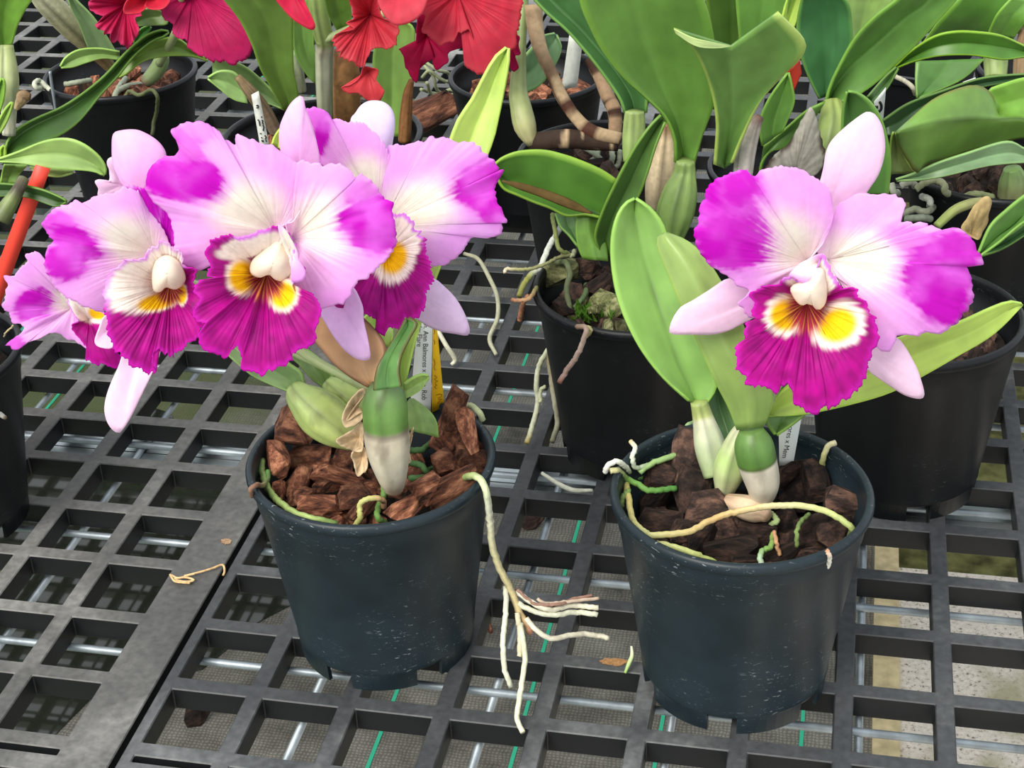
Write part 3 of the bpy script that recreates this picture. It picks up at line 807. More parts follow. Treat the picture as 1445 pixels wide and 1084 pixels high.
# roots
zr = lambda x, y, z: tuple((x, y, Z(x, y, z)[1]))
def zpts(K, pts): return [(lambda q: (q[0], q[1], Z(q[0], q[1], p[2])[1]))(K([p[:2]])[0]) for p in pts]
def zroot(plant, K, pts, r, col, seed=0, rads=None, wob=.0002): return roots(plant, ident, zpts(K, pts), r, col, seed, rads, wob)
zroot(pr, K8, [(305, 708, .128), (420, 702, .130), (510, 688, .132), (600, 640, .134), (700, 605, .136), (850, 575, .138), (1000, 570, .136), (1120, 592, .134), (1220, 645, .130), (1256, 680, .126), (1248, 712, .112)], 4.8,
      grad([(0, RC1), (.3, lin(216, 170, 80)), (.55, lin(226, 214, 140)), (.75, lin(190, 200, 100)), (1, lin(120, 160, 50))], .25), 1)
zroot(pr, K8, [(310, 700, .126), (260, 665, .126), (232, 610, .126), (222, 540, .126), (210, 480, .126), (230, 445, .122), (280, 440, .118)], 4.6, grad([(0, RC1), (.5, lin(214, 190, 80)), (1, lin(90, 150, 40))]), 2)
zroot(pr, K8, [(110, 415, .138), (130, 378, .145), (170, 365, .146), (205, 390, .138), (228, 428, .124)], 3.9, grad([(0, lin(236, 234, 220)), (.6, lin(230, 230, 200)), (1, RC3)]), 3)
zroot(pr, K8, [(230, 272, .146), (250, 300, .146), (238, 350, .140), (255, 395, .132), (310, 380, .130)], 3.4, grad([(0, lin(214, 190, 120)), (.3, lin(230, 236, 215)), (1, lin(170, 200, 130))]), 4)
zroot(pr, K8, [(270, 418, .128), (330, 375, .130), (440, 335, .130), (520, 310, .124)], 4.4, lin(150, 190, 100), 5)
zroot(pr, K8, [(135, 410, .141), (170, 408, .140), (205, 440, .13), (260, 470, .126), (320, 500, .124), (440, 490, .122)], 4.4, grad([(0, lin(200, 190, 120)), (.4, lin(110, 170, 40)), (1, lin(70, 140, 40))]), 6)
zroot(pr, K8, [(185, 575, .122), (195, 530, .126), (225, 500, .128)], 4, RC3, 7)
zroot(pr, K8, [(350, 745, .124), (440, 765, .126), (530, 795, .126), (625, 838, .118)], 4.6, grad([(0, RC1), (1, lin(170, 190, 60))]), 8)
zroot(pr, K8, [(1180, 278, .143), (1150, 290, .142), (1125, 340, .135), (1115, 400, .122), (1120, 440, .108)], 4.2, grad([(0, lin(214, 200, 150)), (.4, lin(190, 195, 90)), (1, lin(110, 150, 40))]), 9)
zroot(pr, K8, [(455, 275, .128), (475, 230, .134), (500, 195, .138), (525, 190, .134)], 3.6, lin(150, 190, 110), 10)
zroot(pr, K8, [(1135, 775, .143), (1152, 800, .140), (1148, 840, .128), (1142, 866, .122)], 3.2, grad([(0, lin(190, 120, 60)), (.25, lin(240, 232, 210)), (1, lin(240, 236, 214))]), 11)
zroot(pr, K8, [(1055, 610, .120), (1015, 650, .124), (1000, 700, .124), (1000, 760, .116)], 3.2, RC3, 12)
zroot(pr, K8, [(870, 600, .118), (910, 640, .118), (880, 660, .114), (895, 690, .11)], 4, lin(170, 195, 110), 13)
zroot(pr, K8, [(890, 700, .116), (880, 760, .116), (840, 780, .116), (830, 820, .114), (845, 855, .11)], 4, grad([(0, lin(150, 180, 60)), (.6, lin(120, 170, 50)), (1, lin(190, 215, 190))]), 14)
zroot(pr, K8, [(895, 690, .12), (905, 740, .118), (920, 800, .11)], 3, lin(200, 140, 80), 15)
# the bloom
fe = flower(pr, [V(1066, 604, .79), V(1090, 560, .80), V(1130, 480, .795), V(1148, 410, .785)], 'large pink, white and magenta bloom facing forward')
sepal(fe, K6, [(640, 450), (680, 340), (700, 270), (712, 200), (735, 150), (790, 95), (840, 55), (880, 28), (905, 25), (930, 40), (955, 85), (967, 140), (968, 200), (955, 260), (935, 310), (905, 355), (885, 385), (850, 440), (740, 520)], (700, 480), .785, .775, bow=-.006)
sepal(fe, K6, [(340, 765), (270, 765), (190, 815), (110, 865), (65, 890), (30, 940), (15, 985), (25, 1008), (110, 1010), (200, 1010), (270, 995), (330, 965), (400, 930), (560, 840), (520, 740)], (540, 800), .785, .765, bow=-.006)
sepal(fe, K7, [(980, 640), (1110, 650), (1175, 640), (1215, 680), (1250, 740), (1280, 800), (1300, 860), (1315, 920), (1305, 945), (1270, 945), (1210, 925), (1140, 880), (1080, 840), (1035, 805), (940, 700)], (960, 660), .785, .772, bow=-.006)
petal(fe, K6, [(650, 660), (700, 600), (735, 510), (740, 440), (725, 380), (690, 340), (640, 305), (590, 285), (545, 268), (480, 270), (420, 290), (385, 302), (365, 300), (355, 283), (300, 292), (245, 312), (200, 340), (175, 390), (152, 450), (148, 500),
               (125, 560), (135, 610), (160, 665), (200, 710), (240, 735), (285, 765), (320, 795), (365, 812), (355, 840), (320, 870), (325, 890), (350, 920), (375, 942), (400, 930), (415, 880), (450, 840), (520, 800), (600, 740)], (630, 690), .778, .752,
      petal_col(ell(K6, [(265, 440, 150, 170, 0), (285, 600, 165, 120, 0), (330, 360, 70, 80, 0, .8)], 3.1413), ell(K6, [(520, 600, 200, 150, 20)], 3.1413), mott=.35), bow=-.012, ruf=.0028, rfreq=8, seed=11)
petal(fe, K6, [(665, 630), (700, 570), (740, 490), (760, 440), (800, 405), (860, 388), (930, 388), (1000, 393), (1045, 412), (1057, 430), (1055, 470), (1035, 515), (1080, 510), (1105, 530), (1125, 512), (1150, 520), (1165, 540), (1180, 527), (1210, 545), (1235, 565), (1270, 540), (1300, 540), (1345, 570), (1370, 600), (1385, 640),
               (1405, 692), (1380, 705), (1325, 715), (1345, 745), (1358, 790), (1355, 850), (1340, 890), (1310, 930), (1275, 970), (1245, 1000), (1200, 1008), (1165, 1005), (1120, 1018), (1060, 1012), (1022, 1020), (1010, 1060), (980, 1090), (940, 1070), (920, 1000), (880, 900), (820, 810), (760, 760), (710, 700)], (715, 680), .778, .758,
      petal_col(ell(K6, [(1200, 740, 150, 130, 0), (1230, 860, 120, 110, 0), (1290, 640, 110, 85, 20, .9), (1120, 610, 130, 60, 20, .35)], 3.1413), ell(K6, [(870, 680, 210, 130, 15)], 3.1413), mott=.45), bow=-.010, ruf=.0036, rfreq=10, seed=12)
LE = [(455, 540), (435, 560), (410, 560), (395, 590), (400, 635), (430, 650), (385, 660), (360, 680), (355, 720), (365, 760), (360, 795), (385, 815), (410, 850), (400, 875), (440, 893), (470, 880), (500, 895), (530, 900), (555, 925), (575, 905), (580, 885), (630, 880), (645, 930), (650, 985), (690, 1000), (730, 1018), (770, 1020), (800, 985),
      (825, 980), (825, 1005), (860, 990), (890, 970), (905, 965), (935, 935), (965, 900), (990, 880), (1010, 840), (1035, 800), (1030, 770), (1045, 720), (1070, 690), (1085, 640), (1080, 590), (1060, 540), (1045, 500), (1020, 460), (985, 430), (975, 395), (940, 385), (895, 385), (870, 340), (840, 290), (805, 213), (785, 240), (760, 310), (745, 350),
      (700, 362), (660, 345), (640, 320), (600, 335), (570, 365), (520, 375), (490, 385), (460, 400), (430, 420), (445, 450), (440, 480), (430, 510)]
lip(fe, K7, LE, (718, 455), .776, .727, lip_col(ell(K7, [(605, 525, 70, 72, 20), (875, 575, 95, 78, -25)], 3.6125), K7([(718, 455)])[0], 125 / 3.6125, ell(K7, [(690, 310, 90, 55, -25), (815, 300, 60, 110, 0)], 3.6125)), bow=-.014, ruf=.002, rfreq=12, rpow=5, seed=13)
column(fe, K7, [(648, 385), (690, 368), (735, 355), (765, 320), (788, 290), (800, 340), (806, 400), (800, 450), (785, 475), (772, 482), (760, 462), (738, 455), (712, 450), (692, 458), (668, 435), (652, 405)], (735, 400), .752)
# side lobe folding over the column
petal(fe, K7, [(630, 320), (660, 345), (700, 362), (745, 348), (765, 310), (790, 240), (802, 212), (770, 215), (700, 250), (650, 290)], (775, 250), .755, .745, petal_col((), ell(K7, [(720, 280, 90, 60)], 3.6125)), nm='lip_side_lobe', bow=-.004, ns=60, nt=10)
petal(fe, K7, [(802, 212), (840, 290), (870, 340), (890, 380), (870, 400), (840, 350), (810, 300), (795, 260)], (805, 250), .757, .748, petal_col((), ell(K7, [(830, 300, 60, 90)], 3.6125)), nm='lip_side_lobe', bow=-.003, ns=50, nt=8)

# ================================================================== FRONT LEFT PLANT
pl = thing('orchid_plant', Z(560, 690, .112), 'orchid carrying a cluster of four pink, white and magenta blooms in the front left pot', 'orchid', 'orchid plants')
leaf('leaf', pl, [(545, 545), (555, 470), (583, 375), (636, 192), (665, 140), (695, 85), (714, 67)], [(570, 550), (588, 475), (622, 375), (689, 218), (705, 160), (717, 95), (718, 68)], [.84, .87, .90, .92], M_LEAF, lin(178, 210, 80), fold=.005, rib=.5, seed=21)
leaf('leaf', pl, K5([(822, 690), (828, 630), (848, 555), (890, 480), (940, 400), (985, 328)]), K5([(962, 670), (950, 590), (962, 510), (1005, 420), (1040, 350), (1000, 320)]), [.781, .786, .80, .81], M_LEAF, lin(96, 146, 70), fold=.004, rib=.1, edge=lin(100, 90, 50), seed=22)
leaf('leaf', pl, K5([(790, 668), (700, 620), (620, 560), (560, 490), (515, 430), (525, 360), (560, 290)]), K5([(832, 672), (872, 560), (884, 480), (860, 420), (810, 360), (770, 320), (700, 250)]), [.80, .81, .82, .83], M_LEAF, lin(206, 158, 104), fold=.003, rib=.1, edge=lin(120, 70, 44), seed=23)
leaf('leaf', pl, K5([(390, 700), (290, 660), (200, 615), (130, 560), (70, 500), (60, 430)]), K5([(470, 670), (455, 600), (410, 565), (340, 520), (220, 470), (100, 420)]), [.85, .855, .86, .87], M_LEAF, lin(122, 156, 86), fold=.003, seed=24)
leaf('leaf', pl, K5([(560, 672), (500, 630), (440, 560), (400, 520), (380, 450)]), K5([(618, 640), (600, 590), (550, 530), (480, 480), (430, 430)]), [.865, .87, .88, .885], M_LEAF, lin(116, 150, 66), fold=.003, seed=25)
leaf('leaf', pl, K5([(978, 655), (1010, 630), (1060, 608), (1098, 612)]), K5([(985, 730), (1020, 715), (1070, 680), (1102, 625)]), [.835, .84, .845], M_LEAF, lin(160, 196, 88), fold=.002, seed=26, n=14)
leaf('leaf', pl, K5([(995, 890), (990, 820), (995, 760), (1010, 735)]), K5([(1150, 930), (1140, 850), (1095, 790), (1020, 735)]), [.835, .84, .85], M_LEAF, lin(132, 166, 78), fold=-.004, seed=27, n=14)
leaf('leaf', pl, K5([(800, 440), (760, 380), (770, 320), (800, 300)]), K5([(900, 470), (930, 400), (960, 360), (900, 300)]), [.86, .865, .87], M_LEAF, lin(160, 198, 72), seed=28, n=12)
bulb(pl, K5([(925, 1195, .806), (915, 1130, .80), (895, 990, .797), (882, 850, .797), (880, 740, .798), (888, 660, .80)]), [13, 21, 31, 32, 31, 22],
     grad([(0, lin(224, 206, 176)), (.1, lin(214, 196, 160)), (.3, lin(206, 196, 164)), (.62, lin(190, 176, 146)), (.655, lin(80, 56, 44)), (.68, lin(92, 140, 36)), (.85, lin(98, 146, 46)), (1, lin(104, 142, 70))], .22, 9, .35), flat=.9)
bulb(pl, K5([(735, 960, .83), (640, 880, .835), (540, 800, .84), (450, 720, .845), (420, 680, .85)]), [14, 30, 33, 22, 14], grad([(0, lin(176, 190, 80)), (.6, lin(166, 188, 74)), (1, lin(160, 185, 90))], .35, 10, .3), ridge=.035, nridge=8)
bulb(pl, K5([(770, 800, .855), (700, 740, .858), (620, 680, .862), (585, 650, .865)]), [20, 26, 18, 11], grad([(0, lin(170, 190, 70)), (1, lin(160, 184, 80))], .35, 10, .3), ridge=.03, nridge=8)
for k, (out, org) in enumerate((
        ([(630, 945), (700, 900), (760, 850), (770, 920), (760, 1000), (700, 990), (650, 970)], (745, 930)),
        ([(660, 830), (700, 740), (760, 680), (780, 700), (720, 780), (680, 850), (760, 800), (760, 840), (690, 880)], (740, 770)),
        ([(710, 1010), (770, 980), (790, 1080), (740, 1130), (720, 1060)], (765, 1020)),
        ([(990, 960), (1010, 900), (1025, 880), (1015, 940), (1000, 1000), (1010, 1050), (985, 1060)], (995, 980)))):
    fan('sheath', pl, K5(out), K5([org])[0], .815, .805, M_SHEATH, lambda p, u, s, sd_: np.tile(lin(222, 196, 158), (len(p), 1)) * (.75 + .5 * vnoise(s * 30, u * 3, sd_))[:, None], ruf=.003, rfreq=5, fringe=1.5, ns=60, nt=8, seed=30 + k)
zroot(pl, KL, [(180, 395, .128), (180, 450, .126), (210, 540, .126), (270, 610, .128), (350, 665, .128), (450, 695, .128), (560, 718, .122)], 5.0, grad([(0, lin(140, 176, 80)), (.4, lin(150, 180, 70)), (.8, lin(170, 196, 90)), (1, lin(110, 150, 50))], .45), 41)
zroot(pl, KL, [(210, 450, .128), (205, 500, .126), (180, 525, .134), (150, 522, .142), (122, 545, .142), (130, 578, .134)], 3.6, grad([(0, lin(90, 150, 60)), (.5, lin(160, 150, 90)), (.7, lin(150, 100, 70)), (1, lin(140, 96, 70))]), 42)
zroot(pl, KL, [(655, 730, .114), (680, 690, .122), (678, 630, .128), (710, 596, .132), (770, 590, .132), (800, 605, .128), (800, 635, .122)], 4.2, grad([(0, lin(190, 190, 70)), (.55, lin(200, 200, 90)), (.8, lin(190, 140, 80)), (1, lin(170, 110, 70))]), 43)
zroot(pl, KL, [(800, 530, .12), (800, 570, .12), (770, 640, .12), (770, 690, .118), (810, 715, .11)], 4.4, grad([(0, lin(110, 160, 50)), (1, lin(96, 150, 40))]), 44)
for k, pp in enumerate(([(940, 345, .118), (1000, 340, .12), (1040, 310, .12), (1080, 300, .115)], [(935, 410, .116), (990, 420, .118), (1020, 450, .116), (1055, 440, .112)], [(935, 490, .114), (985, 485, .116), (1050, 480, .112)], [(1050, 160, .125), (1085, 120, .128), (1100, 100, .12)])):
    zroot(pl, KL, pp, 4.6, lin(70, 120, 50), 45 + k)
zroot(pl, KL, [(1195, 130, .132), (1240, 118, .14), (1285, 150, .142), (1305, 190, .136)], 4.6, grad([(0, lin(200, 170, 130)), (.5, lin(180, 186, 120)), (1, lin(190, 200, 140))]), 50)
# long root hanging over the right rim
zroot(pl, KRT, [(40, 90, .128), (60, 82, .137), (95, 92, .144), (120, 140, .138), (132, 230, .115), (140, 330, .092), (170, 420, .072), (210, 500, .054), (240, 580, .040), (285, 655, .030)], 5.2,
      grad([(0, lin(130, 170, 60)), (.15, lin(180, 200, 110)), (.35, lin(222, 222, 190)), (.6, lin(214, 206, 140)), (.9, lin(206, 180, 110)), (1, lin(170, 100, 60))], .2), 51)
for k, (pp, cc) in enumerate((([(190, 485, .056), (190, 580, .046), (180, 680, .036), (185, 780, .022), (210, 850, .010)], RC2), ([(232, 580, .042), (240, 640, .036), (242, 690, .032), (240, 740, .026)], lin(220, 206, 160)),
        ([(245, 620, .038), (260, 740, .028), (245, 860, .016), (232, 960, .006), (252, 1015, .004)], lin(226, 222, 180)), ([(228, 500, .052), (280, 540, .046), (350, 570, .04), (430, 555, .036), (528, 562, .034)], lin(230, 222, 190)),
        ([(235, 545, .046), (290, 575, .04), (370, 588, .036), (440, 578, .033), (525, 588, .031)], RC2), ([(232, 495, .054), (270, 530, .048), (300, 550, .045), (380, 550, .042), (440, 530, .04), (505, 518, .038)], lin(168, 120, 96)),
        ([(305, 528, .046), (340, 545, .043), (420, 540, .041), (530, 528, .038)], lin(210, 180, 150)),
        ([(265, 600, .038), (310, 650, .032), (360, 675, .027), (430, 662, .023), (500, 660, .018), (565, 673, .014)], lin(224, 216, 184)))):
    zroot(pl, KRT, pp, 3.9 if k not in (5, 6) else 2.4, cc, 52 + k)
# blooms, back to front: right rear (D), far left (C), left (B), centre (A)
fd = flower(pl, [V(548, 552, .80), V(560, 480, .83), V(560, 420, .85), V(548, 350, .855)], 'right rear bloom of the cluster, seen behind the central bloom')
sepal(fd, K3, [(490, 200), (515, 140), (545, 100), (590, 80), (650, 85), (690, 115), (708, 160), (708, 220), (700, 280), (690, 330), (650, 420), (560, 420)], (620, 440), .862, .87, bow=-.004, colf=sepal_col(lin(236, 222, 246)))
petal(fd, K3, [(650, 600), (655, 540), (680, 450), (685, 380), (670, 315), (740, 300), (800, 295), (870, 285), (890, 262), (920, 270), (980, 268), (1030, 290), (1080, 285), (1130, 305), (1160, 340), (1210, 380), (1240, 430), (1270, 430), (1240, 480), (1225, 520), (1235, 590), (1260, 640), (1285, 690), (1275, 702), (1252, 685), (1260, 740), (1240, 765), (1180, 780), (1140, 770), (1090, 785),
               (1060, 840), (1010, 890), (960, 915), (920, 925), (870, 900), (820, 860), (740, 800)], (640, 720), .855, .845, petal_col(ell(K3, [(1150, 540, 140, 110, 20), (1200, 470, 90, 80, 0, .8), (1215, 640, 70, 60, 0, .8)], 3.6125), ell(K3, [(830, 620, 270, 150, -15)], 3.6125), base=lin(238, 190, 244)), bow=-.008, ruf=.003, rfreq=9, seed=61)
petal(fd, K3, [(640, 640), (520, 560), (430, 470), (380, 400), (335, 400), (318, 340), (300, 250), (270, 180), (262, 122), (320, 120), (370, 140), (362, 170), (420, 175), (470, 185), (530, 190), (600, 235), (650, 290), (685, 360), (685, 440), (665, 520), (660, 600)], (625, 620), .855, .84,
      petal_col(ell(K3, [(320, 300, 40, 130, 20), (310, 150, 60, 50, 0, .5)], 3.6125), ell(K3, [(560, 460, 120, 120)], 3.6125)), bow=-.006, ruf=.0024, rfreq=7, seed=62)
sepal(fd, K5, [(1000, 60), (1130, 120), (1180, 160), (1230, 210), (1270, 270), (1300, 340), (1310, 390), (1295, 408), (1240, 400), (1160, 385), (1080, 350), (980, 260)], (990, 150), .852, .85, bow=-.005, colf=sepal_col(lin(240, 214, 244)))
sepal(fd, K5, [(530, 200), (690, 150), (760, 250), (770, 330), (790, 420), (805, 510), (790, 535), (740, 530), (680, 490), (620, 420), (570, 340), (540, 290)], (640, 210), .825, .80, bow=-.005, colf=sepal_col(lin(238, 200, 242)))
lip(fd, K5, [(900, -207), (977, -207), (1012, -177), (1047, -127), (1082, -77), (1087, -17), (1117, 53), (1122, 113), (1105, 165), (1085, 200), (1080, 280), (1050, 310), (1020, 335), (985, 330), (960, 360), (920, 370), (885, 385), (870, 403), (830, 385), (840, 350), (820, 310), (770, 300), (745, 270), (690, 270), (660, 300), (620, 300), (595, 265), (640, 240), (690, 190), (740, 120), (800, 40), (840, -60), (870, -150)],
    (880, -20), .85, .815, lip_col(ell(K5, [(925, 15, 62, 78, 20)], 3.6125), K5([(800, -40)])[0], 60 / 3.6125, ell(K5, [(970, -90, 90, 130, 0)], 3.6125), white=2.0), bow=-.012, ruf=.0022, rfreq=13, rpow=4, seed=63)

fcx = flower(pl, [V(540, 560, .81), V(420, 500, .86), V(280, 450, .875), V(130, 430, .868)], 'far left bloom of the cluster, mostly hidden and smaller')
petal(fcx, K4, [(350, 340), (300, 330), (265, 290), (245, 230), (222, 160), (190, 130), (160, 130), (130, 150), (140, 180), (100, 210), (70, 255), (25, 250), (40, 290), (25, 340), (20, 380), (10, 410), (40, 440), (60, 490), (115, 500), (110, 540), (70, 570), (40, 600), (90, 625), (130, 590), (180, 580), (240, 550), (300, 545), (350, 570), (410, 600), (440, 610), (420, 540), (400, 450)], (370, 410), .862, .845,
      petal_col(ell(K4, [(165, 395, 95, 75, -20), (75, 595, 50, 40, 0, .7)], 3.6125), ell(K4, [(320, 370, 90, 70)], 3.6125)), bow=-.006, ruf=.003, rfreq=10, seed=71)
sepal(fcx, K1, [(620, 350), (575, 360), (545, 385), (560, 440), (555, 490), (510, 485), (482, 492), (500, 530), (500, 565), (580, 560), (640, 540), (680, 450)], (640, 500), .862, .85, bow=-.003, ruf=.002, fringe=1)
lip(fcx, K4, [(345, 350), (400, 355), (450, 395), (520, 430), (560, 470), (540, 530), (540, 600), (575, 620), (602, 650), (610, 690), (590, 715), (540, 715), (490, 700), (440, 670), (445, 640), (430, 600), (400, 570), (370, 530), (365, 500), (395, 480), (360, 420)], (450, 470), .855, .835,
    lip_col(ell(K4, [(500, 440, 45, 30, 20)], 3.6125), K4([(560, 440)])[0], 8, ell(K4, [(430, 420, 110, 62, 25)], 3.6125), white=1.9), bow=-.008, ruf=.0022, rfreq=12, rpow=4, seed=73, ns=130)

fb = flower(pl, [V(545, 560, .81), V(430, 500, .84), V(320, 420, .845), V(235, 390, .83)], 'left bloom of the cluster, turned to the right with a long hanging sepal')
sepal(fb, K1, [(580, 250), (620, 232), (690, 228), (740, 245), (790, 275), (825, 310), (845, 355), (830, 420), (790, 500), (740, 560), (640, 520), (600, 460), (578, 400), (573, 320)], (700, 560), .828, .835, bow=-.005, colf=sepal_col(lin(250, 200, 244)))
sepal(fb, K4, [(640, 600), (615, 680), (600, 720), (570, 790), (545, 860), (533, 930), (545, 990), (570, 1030), (600, 1050), (622, 1038), (660, 980), (700, 900), (740, 820), (770, 760), (800, 690), (815, 620), (790, 500), (690, 480)], (740, 540), .83, .80, bow=-.006)
sepal(fb, K4, [(487, 600), (485, 570), (505, 520), (530, 460), (580, 440), (600, 540), (575, 615), (520, 618)], (560, 500), .83, .815, bow=-.002)
petal(fb, K1, [(700, 540), (640, 515), (600, 535), (570, 550), (500, 560), (440, 590), (410, 605), (385, 585), (350, 605), (300, 620), (245, 655), (218, 690), (228, 735), (265, 790), (240, 830), (222, 880), (230, 940), (260, 1000), (300, 1052), (370, 1100), (440, 1130), (500, 1150), (540, 1145), (600, 1080), (700, 1000), (800, 920), (860, 860), (855, 790), (820, 720), (760, 640)], (790, 860), .815, .79,
      petal_col(ell(K1, [(300, 730, 90, 80, 0, .8), (380, 800, 140, 70, 25), (330, 900, 110, 90, 0, .95)], 3.6125), ell(K1, [(660, 790, 190, 140, 20)], 3.6125)), bow=-.010, ruf=.0028, rfreq=8, seed=81)
petal(fb, K1, [(640, 510), (700, 525), (740, 520), (800, 545), (850, 590), (875, 650), (895, 740), (885, 800), (940, 830), (1000, 870), (1045, 910), (1000, 945), (930, 925), (870, 890), (840, 820), (810, 740), (750, 640)], (845, 820), .812, .80,
      petal_col(ell(K1, [(780, 600, 110, 55, 50), (870, 720, 50, 110, -10)], 3.6125), ()), bow=-.003, ruf=.002, rfreq=7, seed=82)
lip(fb, K4, [(845, 72), (800, 95), (760, 112), (720, 160), (650, 170), (600, 200), (550, 250), (535, 330), (540, 420), (545, 480), (550, 540), (570, 590), (590, 630), (630, 660), (670, 700), (710, 715), (730, 740), (780, 750), (795, 735), (775, 700), (780, 650), (800, 630), (840, 645), (880, 670), (890, 640), (930, 630), (960, 590), (1000, 570), (1030, 520), (1050, 485), (1000, 470), (990, 430), (1020, 390), (1030, 350), (1000, 330), (985, 290), (1005, 230), (1000, 215), (960, 205), (930, 195), (935, 160), (920, 130), (880, 110)],
    (865, 290), .812, .765, lip_col(ell(K4, [(800, 385, 95, 38, -12), (930, 345, 22, 45, 0)], 3.6125), K4([(865, 290)])[0], 85 / 3.6125, ell(K4, [(700, 300, 175, 140, -20), (850, 150, 110, 80, 0)], 3.6125), lilac=.6, white=1.5), bow=-.012, ruf=.002, rfreq=11, rpow=5, seed=83)
column(fb, K4, [(795, 200), (812, 172), (850, 157), (890, 175), (920, 220), (932, 262), (918, 290), (890, 305), (855, 295), (830, 300), (812, 318), (795, 318), (789, 260)], (855, 235), .79)

fa = flower(pl, [V(545, 558, .805), V(500, 500, .83), V(430, 440, .83), V(392, 370, .82)], 'central bloom of the cluster, the largest, facing forward')
sepal(fa, K2, [(705, 300), (705, 220), (725, 160), (760, 95), (800, 58), (820, 60), (830, 110), (850, 160), (870, 220), (890, 290), (905, 380), (880, 480), (790, 500), (730, 400)], (800, 500), .822, .818, bow=-.006, colf=sepal_col(lin(252, 206, 246)))
petal(fa, K2, [(720, 715), (760, 690), (800, 660), (830, 610), (834, 540), (820, 460), (790, 400), (740, 360), (680, 320), (600, 295), (540, 270), (480, 253), (478, 300), (440, 285), (410, 278), (380, 290), (368, 288), (402, 250), (360, 215), (310, 190), (260, 187), (215, 200), (148, 230), (175, 280), (187, 330), (150, 365), (120, 365), (60, 400), (25, 470), (20, 520), (60, 590), (110, 640), (150, 700), (170, 780), (150, 850), (200, 900), (280, 945), (340, 920), (420, 860), (540, 800), (650, 760)], (690, 750), .808, .795,
      petal_col(ell(K2, [(190, 485, 195, 95, 5), (300, 480, 110, 90, 20), (200, 350, 110, 110, 0, .55), (270, 240, 110, 60, 0, .3)], 3.6125), ell(K2, [(540, 630, 230, 170, 15)], 3.6125)), bow=-.012, ruf=.003, rfreq=9, seed=91)
petal(fa, K2, [(735, 720), (775, 690), (805, 640), (832, 590), (836, 500), (815, 430), (790, 395), (830, 385), (870, 402), (930, 400), (1000, 405), (1060, 440), (1100, 470), (1115, 452), (1135, 465), (1180, 500), (1225, 560), (1240, 575), (1280, 598), (1278, 660), (1290, 720), (1297, 790), (1260, 870), (1210, 930), (1150, 985), (1101, 1010), (1056, 1080), (985, 1122), (900, 1130), (840, 1090), (780, 1050), (800, 960), (790, 870)], (760, 780), .808, .782,
      petal_col(ell(K2, [(1160, 680, 150, 105, 0), (1190, 770, 125, 85, 0, .9), (1240, 640, 70, 80, 0), (1130, 560, 90, 80, 0, .4)], 3.6125), ell(K2, [(930, 700, 190, 170)], 3.6125)), bow=-.010, ruf=.003, rfreq=8, seed=92)
lip(fa, K5, [(-31, 3), (-11, -57), (39, -97), (89, -102), (139, -92), (199, -107), (259, -127), (339, -152), (369, -137), (409, -67), (434, -7), (439, 23), (477, 93), (459, 133), (410, 145), (420, 190), (460, 212), (500, 195), (530, 220), (555, 280), (545, 330), (525, 380), (525, 440), (490, 470), (450, 490), (400, 510), (410, 545), (380, 560), (340, 555), (320, 590), (280, 600), (220, 612), (190, 592), (150, 580), (145, 550), (150, 520), (125, 468), (95, 490), (66, 526), (26, 508), (-24, 486), (-59, 456), (-74, 416), (-54, 376), (-34, 340), (-84, 336), (-94, 276), (-64, 226), (-94, 186), (-84, 136), (-44, 126), (6, 116), (-24, 106), (-29, 76), (-9, 60), (-20, 30)],
    (275, 90), .806, .752, lip_col(ell(K5, [(150, 110, 62, 75, 0), (362, 205, 58, 66, 20)], 3.6125), K5([(275, 90)])[0], 115 / 3.6125, ell(K5, [(190, -50, 170, 60, -15), (400, 20, 45, 120, -15)], 3.6125), white=1.6), bow=-.014, ruf=.002, rfreq=12, rpow=5, seed=93)
column(fa, K5, [(203, 65), (215, 32), (255, -5), (300, -50), (340, -95), (365, -60), (390, -10), (400, 40), (388, 85), (355, 118), (325, 112), (300, 90), (270, 88), (240, 100), (210, 90)], (310, 40), .785)
petal(fa, K5, [(335, -150), (369, -137), (409, -67), (436, -7), (440, 23), (477, 93), (459, 133), (410, 145), (405, 100), (410, 50), (380, -10), (350, -80)], (395, -20), .78, .77, petal_col((), ell(K5, [(380, -60, 60, 110)], 3.6125), base=lin(238, 180, 240)), nm='lip_side_lobe', bow=-.003, ns=60, nt=10)

# ================================================================== MIDDLE PLANT (black pot between the front pots)
pc = thing('orchid_plant', Z(965, 330, .115), 'green leafy orchid without blooms in the middle black pot, broad leaf upright', 'orchid', 'orchid plants')
leaf('leaf', pc, K62([(1000, 690), (1000, 600), (960, 500), (880, 420), (780, 330), (700, 230), (640, 120), (595, 0), (590, -160), (650, -300), (760, -390)]),
     K62([(1080, 700), (1120, 570), (1165, 450), (1172, 340), (1168, 190), (1152, 90), (1125, 0), (1080, -130), (1000, -250), (900, -340), (780, -392)]), [1.10, 1.08, 1.06, 1.05], M_LEAF, lin(104, 154, 54),
     M=K62([(1040, 700), (1030, 620), (1000, 500), (960, 400), (920, 290), (885, 180), (855, 80), (835, -20), (815, -150), (795, -280), (770, -391)]), fold=.012, rib=.3, seed=101, thick=.0022)
leaf('leaf', pc, K62([(785, 480), (765, 420), (690, 310), (620, 220), (540, 130), (450, 50), (380, -30), (340, -110)]), K62([(880, 480), (880, 400), (830, 300), (780, 200), (720, 100), (650, 0), (560, -80), (360, -115)]),
     [1.17, 1.18, 1.19, 1.20], M_LEAF, lin(70, 120, 60), M=K62([(830, 480), (810, 400), (745, 300), (675, 215), (595, 125), (510, 45), (430, -40), (350, -112)]), fold=.012, rib=.2, seed=102)
